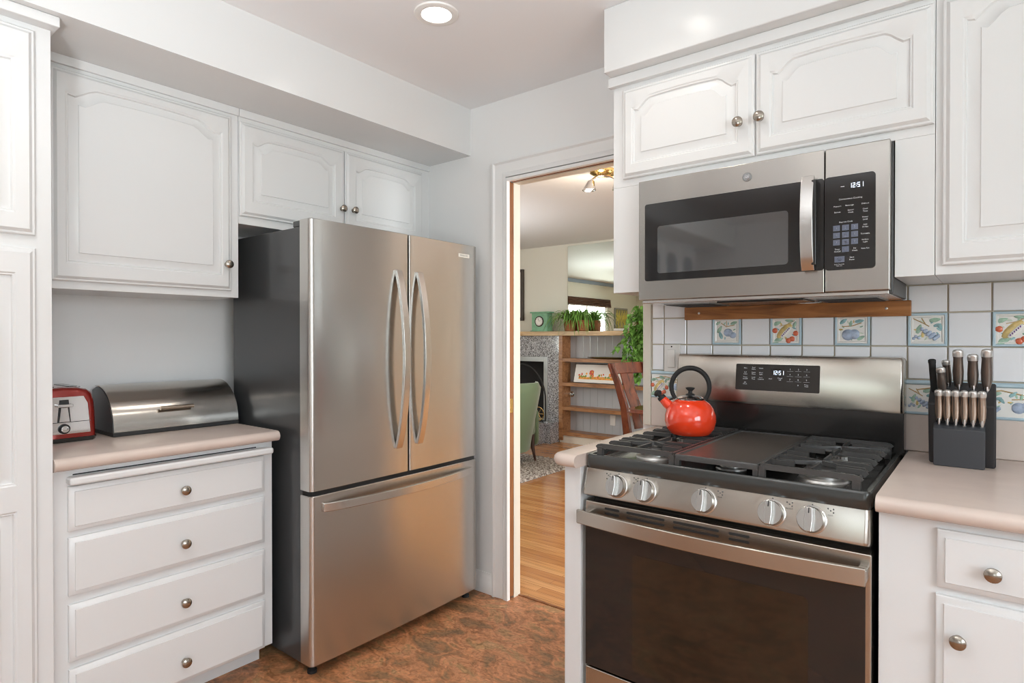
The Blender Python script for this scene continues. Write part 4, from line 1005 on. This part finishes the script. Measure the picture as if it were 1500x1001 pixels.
# clock
ck = thing('mantel_clock', 'mint green mantel clock with round face', 'clock', (-4.42, 6.12, 1.3458))
MB().box(-4.505, -4.27, 6.07, 6.18, 1.355, 1.572, M['greenmetal']).build('case', ck, bevel=.003)
MB().box(-4.525, -4.25, 6.055, 6.195, 1.572, 1.590, M['greenmetal']).build('top', ck, bevel=.004)
MB().box(-4.52, -4.255, 6.06, 6.19, 1.346, 1.356, M['greenmetal']).build('foot', ck, bevel=.002)
F = FY(6.07)
MB().lathe([(.066, 0), (.066, .008), (.056, .012), (.054, .006)], M['frame_dk'], lambda x, y, z: F(-4.388+x, 1.470+y, z), 28).build('bezel', ck)
fc = MB().lathe([(.053, .010), (.001, .010)], M['paper'], lambda x, y, z: F(-4.388+x, 1.470+y, z), 28, cap0=False)
for k in range(12):
    a = R(30*k); fc.box(-.0015, .0015, -.006, .006, .0101, .0107, M['blackm'], lambda u, w, d: F(-4.388+u*math.cos(a)-(w+.044)*math.sin(a), 1.470+u*math.sin(a)+(w+.044)*math.cos(a), d))
fcl = fc.build('face', ck)
MB().box(-.002, .002, 0, .036, .0108, .0113, M['blackm'], lambda u, w, d: F(-4.388+u-.3*w, 1.470+w, d)).box(-.0025, .0025, 0, .024, .0108, .0113, M['blackm'], lambda u, w, d: F(-4.388+u+w, 1.470+w*.4, d)).build('hands', fcl)
# potted spider plants
def strip(mb, base, az, L, h, droop, w, mat, n=7):
    L_, R_ = [], []
    for i in range(n+1):
        t = i/n; r = L*(t**.9); z = h*math.sin(min(1, t*1.25)*PI/2) - droop*max(0, t-.35)**2*2.2
        ww = w*(1-t)**.5*(.45+.55*min(1, t*4)) + .0005
        x = base[0]+r*math.cos(az); y = base[1]+r*math.sin(az); zz = base[2]+z
        nx, ny = -math.sin(az)*ww, math.cos(az)*ww
        L_.append((x+nx, y+ny, zz+.15*ww)); R_.append((x-nx, y-ny, zz+.15*ww))
    mid = [((a[0]+b[0])/2, (a[1]+b[1])/2, a[2]-.35*w) for a, b in zip(L_, R_)]
    vs = L_+mid+R_; m_ = n+1; fs = []
    for i in range(n): fs += [(i, i+1, m_+i+1, m_+i), (m_+i, m_+i+1, 2*m_+i+1, 2*m_+i)]
    mb.add(vs, fs, mat)
rng = random.Random(3)
for x, nl, lab, rr in ((-3.965, 80, 'bushy spider plant in rust basket, nearer the clock', .077), (-3.795, 60, 'smaller spider plant in rust basket, right of its twin on the mantel', .067)):
    pp = thing('potted_plant', lab, 'plant', (x, 6.13, 1.3458), 'spider plants on the mantel')
    MB().lathe([(rr*.85, 1.346), (rr*.98, 1.352), (rr*1.08, 1.42), (rr*1.05, 1.47), (rr*.96, 1.478), (rr*.94, 1.468)], M['basket'], lambda a, b, z: (x+a, 6.13+b, z), 24).lathe([(rr*.94, 1.466), (.002, 1.468)], M['soil'], lambda a, b, z: (x+a, 6.13+b, z), 24, cap0=False).build('basket', pp)
    mb = MB()
    for k in range(nl):
        az = rng.uniform(0, 2*PI); L = rng.uniform(.12, .34)
        if math.sin(az) > .1: L *= .35
        strip(mb, (x+.02*math.cos(az), 6.13+.02*math.sin(az), 1.468), az, L, rng.uniform(.05, .17), rng.uniform(.05, .30), .011, M['leaf'])
    mb.build('leaves', pp)
# hanging vine
vp = thing('trailing_plant', 'green trailing pothos spilling down from the right end of the mantel', 'plant', (-3.02, 6.10, 1.3458))
MB().lathe([(.06, 1.346), (.075, 1.352), (.09, 1.46), (.084, 1.46), (.08, 1.45), (.001, 1.448)], M['basket'], lambda a, b, z: (-3.0+a, 6.14+b, z), 24).build('pot', vp)
lm = MB(); st = MB(); rng = random.Random(11)
def hleaf(mb, p, az, tilt_, s, mat):
    F2 = Matrix.Rotation(az, 3, 'Z') @ Matrix.Rotation(tilt_, 3, 'Y')
    out = [(0, 0, .0), (-.12, .25, .05), (.0, .46, .06), (.3, .42, .05), (.65, .22, .0), (1, 0, -.12), (.65, -.22, .0), (.3, -.42, .05), (0, -.46, .06), (-.12, -.25, .05)]
    vs = [Vector(p)+F2 @ Vector((a*s, b*s, c_*s)) for a, b, c_ in out]+[Vector(p)+F2 @ Vector((.3*s, 0, -.06*s))]
    mb.add(vs, [(i, (i+1) % 10, 10) for i in range(10)], mat)
vines = []
for k in range(16):
    bx = rng.uniform(-3.14, -2.85); by = rng.uniform(6.0, 6.10); L = rng.uniform(.15, .52) if k % 3 else rng.uniform(.45, .56)
    pts = [(-3.0+rng.uniform(-.05, .05), 6.13, 1.46), ((-3.0+bx)/2, 6.08, 1.56+rng.uniform(-.02, .06)), (bx, by, 1.50), (bx+rng.uniform(-.02, .02), by-.03, 1.40)]
    z = 1.40
    while z > 1.40-L: z -= .05; pts.append((pts[-1][0]+rng.uniform(-.018, .018), pts[-1][1]+rng.uniform(-.006, .006), z))
    vines.append(pts)
vines.append([(-3.1, 6.05, 1.35), (-3.2, 6.0, 1.22), (-3.28, 5.98, 1.14), (-3.30, 5.97, 1.10)])
vines.append([(-3.1, 6.02, 1.25), (-3.14, 5.98, 1.12), (-3.12, 5.97, 1.0)])
for pts in vines:
    st.tube(pts, .003, M['leaf'], 5)
    for i in range(1, len(pts)):
        for q in range(3):
            t = rng.random(); a, b = Vector(pts[i-1]), Vector(pts[i]); hleaf(lm, a.lerp(b, t), rng.uniform(-PI, 0)+rng.uniform(-.4, .4), rng.uniform(.3, 1.3), rng.uniform(.04, .085), M['leaf2'])
lm.build('leaves', vp); st.build('vines', vp)
# small white box on mantel
o = MB().box(-3.37, -3.22, 6.10, 6.18, 1.346, 1.372, M['paper']).build('white_box', bevel=.003); tag(o, 'small flat white box on the mantel beside the pothos', 'box')
# tray
o = MB().lathe([(.001, .0), (.13, .0), (.19, .003), (.255, .012), (.262, .018), (.255, .020), (.19, .012), (.001, .009)], M['tray'], lambda a, b, z: (-3.49+a, 6.165+b*.33, 1.0205+z), 40, cap0=False, cap1=False).build('oval_tray'); tag(o, 'shallow oval bronze tray on the upper bookcase shelf', 'tray')
# leaning painting
pt = thing('painting', 'white-matted painting of orange flowers leaning on the middle shelf', 'painting', (-3.6, 6.18, .7295))
def FP(u, w, d): return (u, 6.125 + w*.30 - d, .7305+w)
ang = .12
MB().box(-3.93, -3.27, 0, .225, -.012, 0, M['frame_dk'], FP).build('frame', pt, bevel=.002)
cv = MB().box(-3.922, -3.278, .008, .217, 0, .004, M['paper'], FP).build('mat_board', pt)
mb = MB().prism([(-3.86, .045), (-3.34, .045), (-3.34, .085), (-3.45, .075), (-3.60, .080), (-3.75, .070), (-3.86, .090)], FP, .004, .005, M['pic_orange'])
for k in range(40):
    u = rng.uniform(-3.86, -3.34); w = rng.uniform(.065, .115)
    mb.blob(FP, u, w, .005, rng.uniform(.008, .02), rng.uniform(.006, .014), .001, M[rng.choice(['pic_green', 'pic_green', 'pic_orange', 'pic_red'])], rng.uniform(0, 3))
for u in (-3.69, -3.41): mb.blob(FP, u, .125, .005, .035, .03, .0014, M['pic_red'], 0, 10); mb.blob(FP, u+.01, .13, .006, .014, .012, .0014, M['pic_orange'], 0, 8)
mb.build('picture', pt)
# outlet and knob on back panel
o = MB().prism(rrect(-3.50, -3.43, .24, .36, .004), FY(6.26), 0, .006, M['plastic']).build('wall_outlet', bevel=.001); tag(o, 'white blank outlet plate low on the bookcase back', 'outlet')
o = MB().lathe([(.034, 0), (.034, .006), (.02, .012), (.014, .03), (.024, .045), (.024, .055), (.01, .06)], M['chrome'], lambda x, y, z: FY(6.26)(-4.03+x, .575+y, z), 24).build('gas_valve'); tag(o, 'round chrome gas key valve on the bookcase back panel', 'valve')
# rug
mb = MB(); nx, ny = 170, 120; rng = random.Random(5); rx0, rx1, ry0, ry1 = -5.9, -3.20, 3.3, 5.15
vs = []; fs = []
for i in range(nx+1):
    for j in range(ny+1):
        e = min(i, nx-i, j, ny-j); h_ = (.022+rng.uniform(-.009, .009)) if e > 0 else .002
        vs.append((rx0+(rx1-rx0)*i/nx+rng.uniform(-.006, .006), ry0+(ry1-ry0)*j/ny+rng.uniform(-.006, .006), h_))
for i in range(nx):
    for j in range(ny): a = i*(ny+1)+j; fs.append((a, a+ny+1, a+ny+2, a+1))
o = mb.add(vs, fs, M['rug']).build('shag_rug', ang=180); tag(o, 'grey-beige shag rug on the living room wood floor', 'rug')
# green armchair
gc = thing('armchair', 'sage green upholstered chair with dark tapered legs on the rug', 'chair', (-3.82, 4.66, .022), local=True)
def pad(F, u0, u1, w0, w1, d0, d1, r, mat, top=None):
    rs = []
    for k, d in ((r, d0), (r*.3, d0+r*.3), (0, d0+r), (0, d1-r), (r*.3, d1-r*.3), (r, d1)):
        rs.append([F(a, b, d) for a, b in rrect(u0+k, u1-k, w0+k, w1-k, max(.004, r*2.2))])
    return MB().rings(rs, mat)
# local: chair faces -x (into the room); back at +x
def FBk(u, w, d): return (.32 + w*.20*0 + (w-.30)*.18 + d - .02*math.cos(u*PI/.62), u, w)
mb = MB(); rs = []
for k in range(13):
    t = k/12; z = .13+.68*t; hw = .30*(1-.10*t) if t < .92 else .30*(.90-.5*(t-.92)/.08*.6); th = .045*(1 if t < .9 else 1-(t-.9)/.1*.55)
    xc = .26 + (z-.3)*.22
    ring = [(xc+th*(1 if abs(a) > PI else 1)*math.cos(a)*.9 - .10*(abs(math.sin(a))**1.6)*1, hw*math.sin(a), z) for a in [2*PI*j/24 for j in range(24)]]
    rs.append(ring)
mb.rings(rs, M['greenchair']).build('backrest', gc, ang=70)
pad(FZ(.26), -.36, .24, -.29, .29, 0, .16, .03, M['greenchair']).build('seat', gc)
for s in (-1, 1): pad(lambda u, w, d: (u, s*(.28+d*1), w), -.30, .24, .14, .52, 0, .06, .025, M['greenchair']).build('arm', gc)
for sx, sy in ((.22, .22), (.22, -.22), (-.30, .24), (-.30, -.24)):
    MB().tube([(sx+.02*(1 if sx > 0 else -1), sy*1.08, 0), (sx, sy, .14), (sx, sy, .27)], [.010, .019, .021], M['darkleg'], 12).build('leg', gc)
gc.rotation_euler.z = R(8)
# cherry dining chair (seen from behind, at the right)
dc = thing('dining_chair', 'dark cherry wood dining chair with curved back, right of the bookcase', 'chair', (-2.217, 4.67, 0), local=True)
S = [(-.011, -.024), (.011, -.024), (.011, .024), (-.011, .024)]
for s in (-1, 1):
    pts = [(-.16, s*.20, .0), (-.14, s*.20, .25), (-.10, s*.20, .48), (-.13, s*.205, .70), (-.20, s*.21, .90), (-.27, s*.215, 1.045)]
    MB().tube(pts, [1.0, 1.05, 1.2, 1.1, .95, .8], M['cherry'], side=(1, 0, 0), sec=[(-.014, -.030), (.014, -.030), (.014, .030), (-.014, .030)]).build('leg', dc, bevel=.004)
    MB().tube([(.34, s*.20, 0), (.33, s*.20, .44)], [.018, .024], M['cherry'], 4).build('leg', dc)
n = 10; pts = [(-.255-.035*math.sin(PI*i/n), -.235+.47*i/n, 1.005) for i in range(n+1)]
MB().tube(pts, 1, M['cherry'], side=(-.35, 0, 1), sec=[(-.011, -.050), (.011, -.050), (.011, .050), (-.011, .050)]).build('crest_rail', dc, bevel=.006)
pts = [(-.262, 0, .96), (-.225, 0, .82), (-.165, 0, .68), (-.11, 0, .50)]
MB().tube(pts, [1, .85, .85, 1], M['cherry'], side=(0, 1, 0), sec=[(-.007, -.085), (.007, -.085), (.007, .085), (-.007, .085)]).build('splat', dc, bevel=.003)
MB().rings([[(x, y, z) for x, y in rrect(-.12, .36, -.23, .23, .03)] for z in (.435, .440, .470)], M['cherry']).build('seat', dc, bevel=.006)
MB().box(-.10, .33, -.205, -.185, .38, .435, M['cherry']).box(-.10, .33, .185, .205, .38, .435, M['cherry']).box(.315, .335, -.2, .2, .38, .435, M['cherry']).box(-.12, -.10, -.2, .2, .38, .435, M['cherry']).build('seat_apron', dc, bevel=.002)
dc.rotation_euler.z = R(-9.3)
# dining table partly hidden behind the wall
dt = thing('dining_table', 'dark cherry table edge glimpsed behind the dining chair', 'table', (-1.3, 4.6, 0))
MB().rings([[(x, y, z) for x, y in rrect(-2.12, -.5, 4.0, 5.1, .06)] for z in (.715, .720, .745)], M['cherry']).build('tabletop', dt, bevel=.006)
for x in (-1.95, -.65):
    for y in (4.12, 4.98): MB().tube([(x, y, 0), (x, y, .715)], [.022, .035], M['cherry'], 12).build('leg', dt)
# track lamp on the living ceiling
lp = thing('ceiling_lamp', 'lit halogen ceiling spotlight in the room beyond the doorway', 'ceiling light', (-2.15, 3.66, CEIL))
MB().lathe([(.095, CEIL), (.095, CEIL-.015), (.07, CEIL-.030), (.01, CEIL-.032)], M['brass'], lambda a, b, z: (-2.11+a, 3.68+b, z), 28).build('canopy', lp)
for (x, y, z, tx_, ty_) in ((-2.17, 3.60, 2.32, -.3, -.3), (-2.03, 3.74, 2.33, .3, .2)):
    MB().tube([(-2.11, 3.68, CEIL-.03), ((x-2.11)/2, (y+3.68)/2, 2.385), (x, y, z+.03)], .007, M['chrome'], 8).build('arm', lp)
    a = MB().lathe([(.022, .03), (.030, .01), (.045, -.025), (.048, -.035), (.044, -.034), (.026, .008)], M['chrome'], lambda a, b, c_: (x+a+tx_*c_*-.5, y+b+ty_*c_*-.5, z+c_), 20, cap0=True, cap1=False).build('lamp_shade', lp)
    MB().lathe([(.001, -.032), (.02, -.030), (.028, -.018), (.026, 0), (.012, .012)], M['bulb'], lambda a, b, c_: (x+a+tx_*c_*-.5, y+b+ty_*c_*-.5, z+c_), 16, cap0=False).build('bulb', lp)
pl = bpy.data.lights.new('ceiling_bulb', 'POINT'); pl.energy = 12; pl.color = (1, .88, .72); pl.shadow_soft_size = .05
po = bpy.data.objects.new('ceiling_bulb', pl); col.objects.link(po); po.location = (-2.15, 3.60, 2.24)
# mirrored side of the living room: roman shade, painting
sh = thing('roman_shade', 'brown woven roman shade raised above the window seen in the mirror', 'window shade', (-6.40, 1.9, 1.9))
mb = MB()
for k in range(5): mb.rings([[(x, y, z) for x, z in ((-6.438, 2.075-k*.034), (-6.41+.004*k, 2.075-k*.034), (-6.395+.005*k, 2.055-k*.034), (-6.41+.004*k, 2.038-k*.034), (-6.438, 2.038-k*.034))] for y in (1.08, 2.74)], M['shade'])
mb.build('folds', sh)
pf = thing('wall_painting', 'yellow abstract painting in a grey frame reflected in the mirror', 'painting', (-6.43, .57, 1.67))
MB().box(-6.438, -6.41, .28, .86, 1.42, 1.915, M['greymetal']).build('frame', pf, bevel=.004)
mb = MB().box(-6.41, -6.406, .31, .83, 1.45, 1.885, M['pic_olive'])
for k in range(14): 
    y = .33+.036*k; mb.box(-6.406, -6.404, y, y+.018, 1.55+.08*math.sin(k*1.7), 1.86-.05*(k % 3), M['pic_yellow'])
mb.build('canvas', pf)
struct('trim_7', MB().box(-6.44, -6.40, -.2, 6.28, 2.36, CEIL, M['blueceil']))
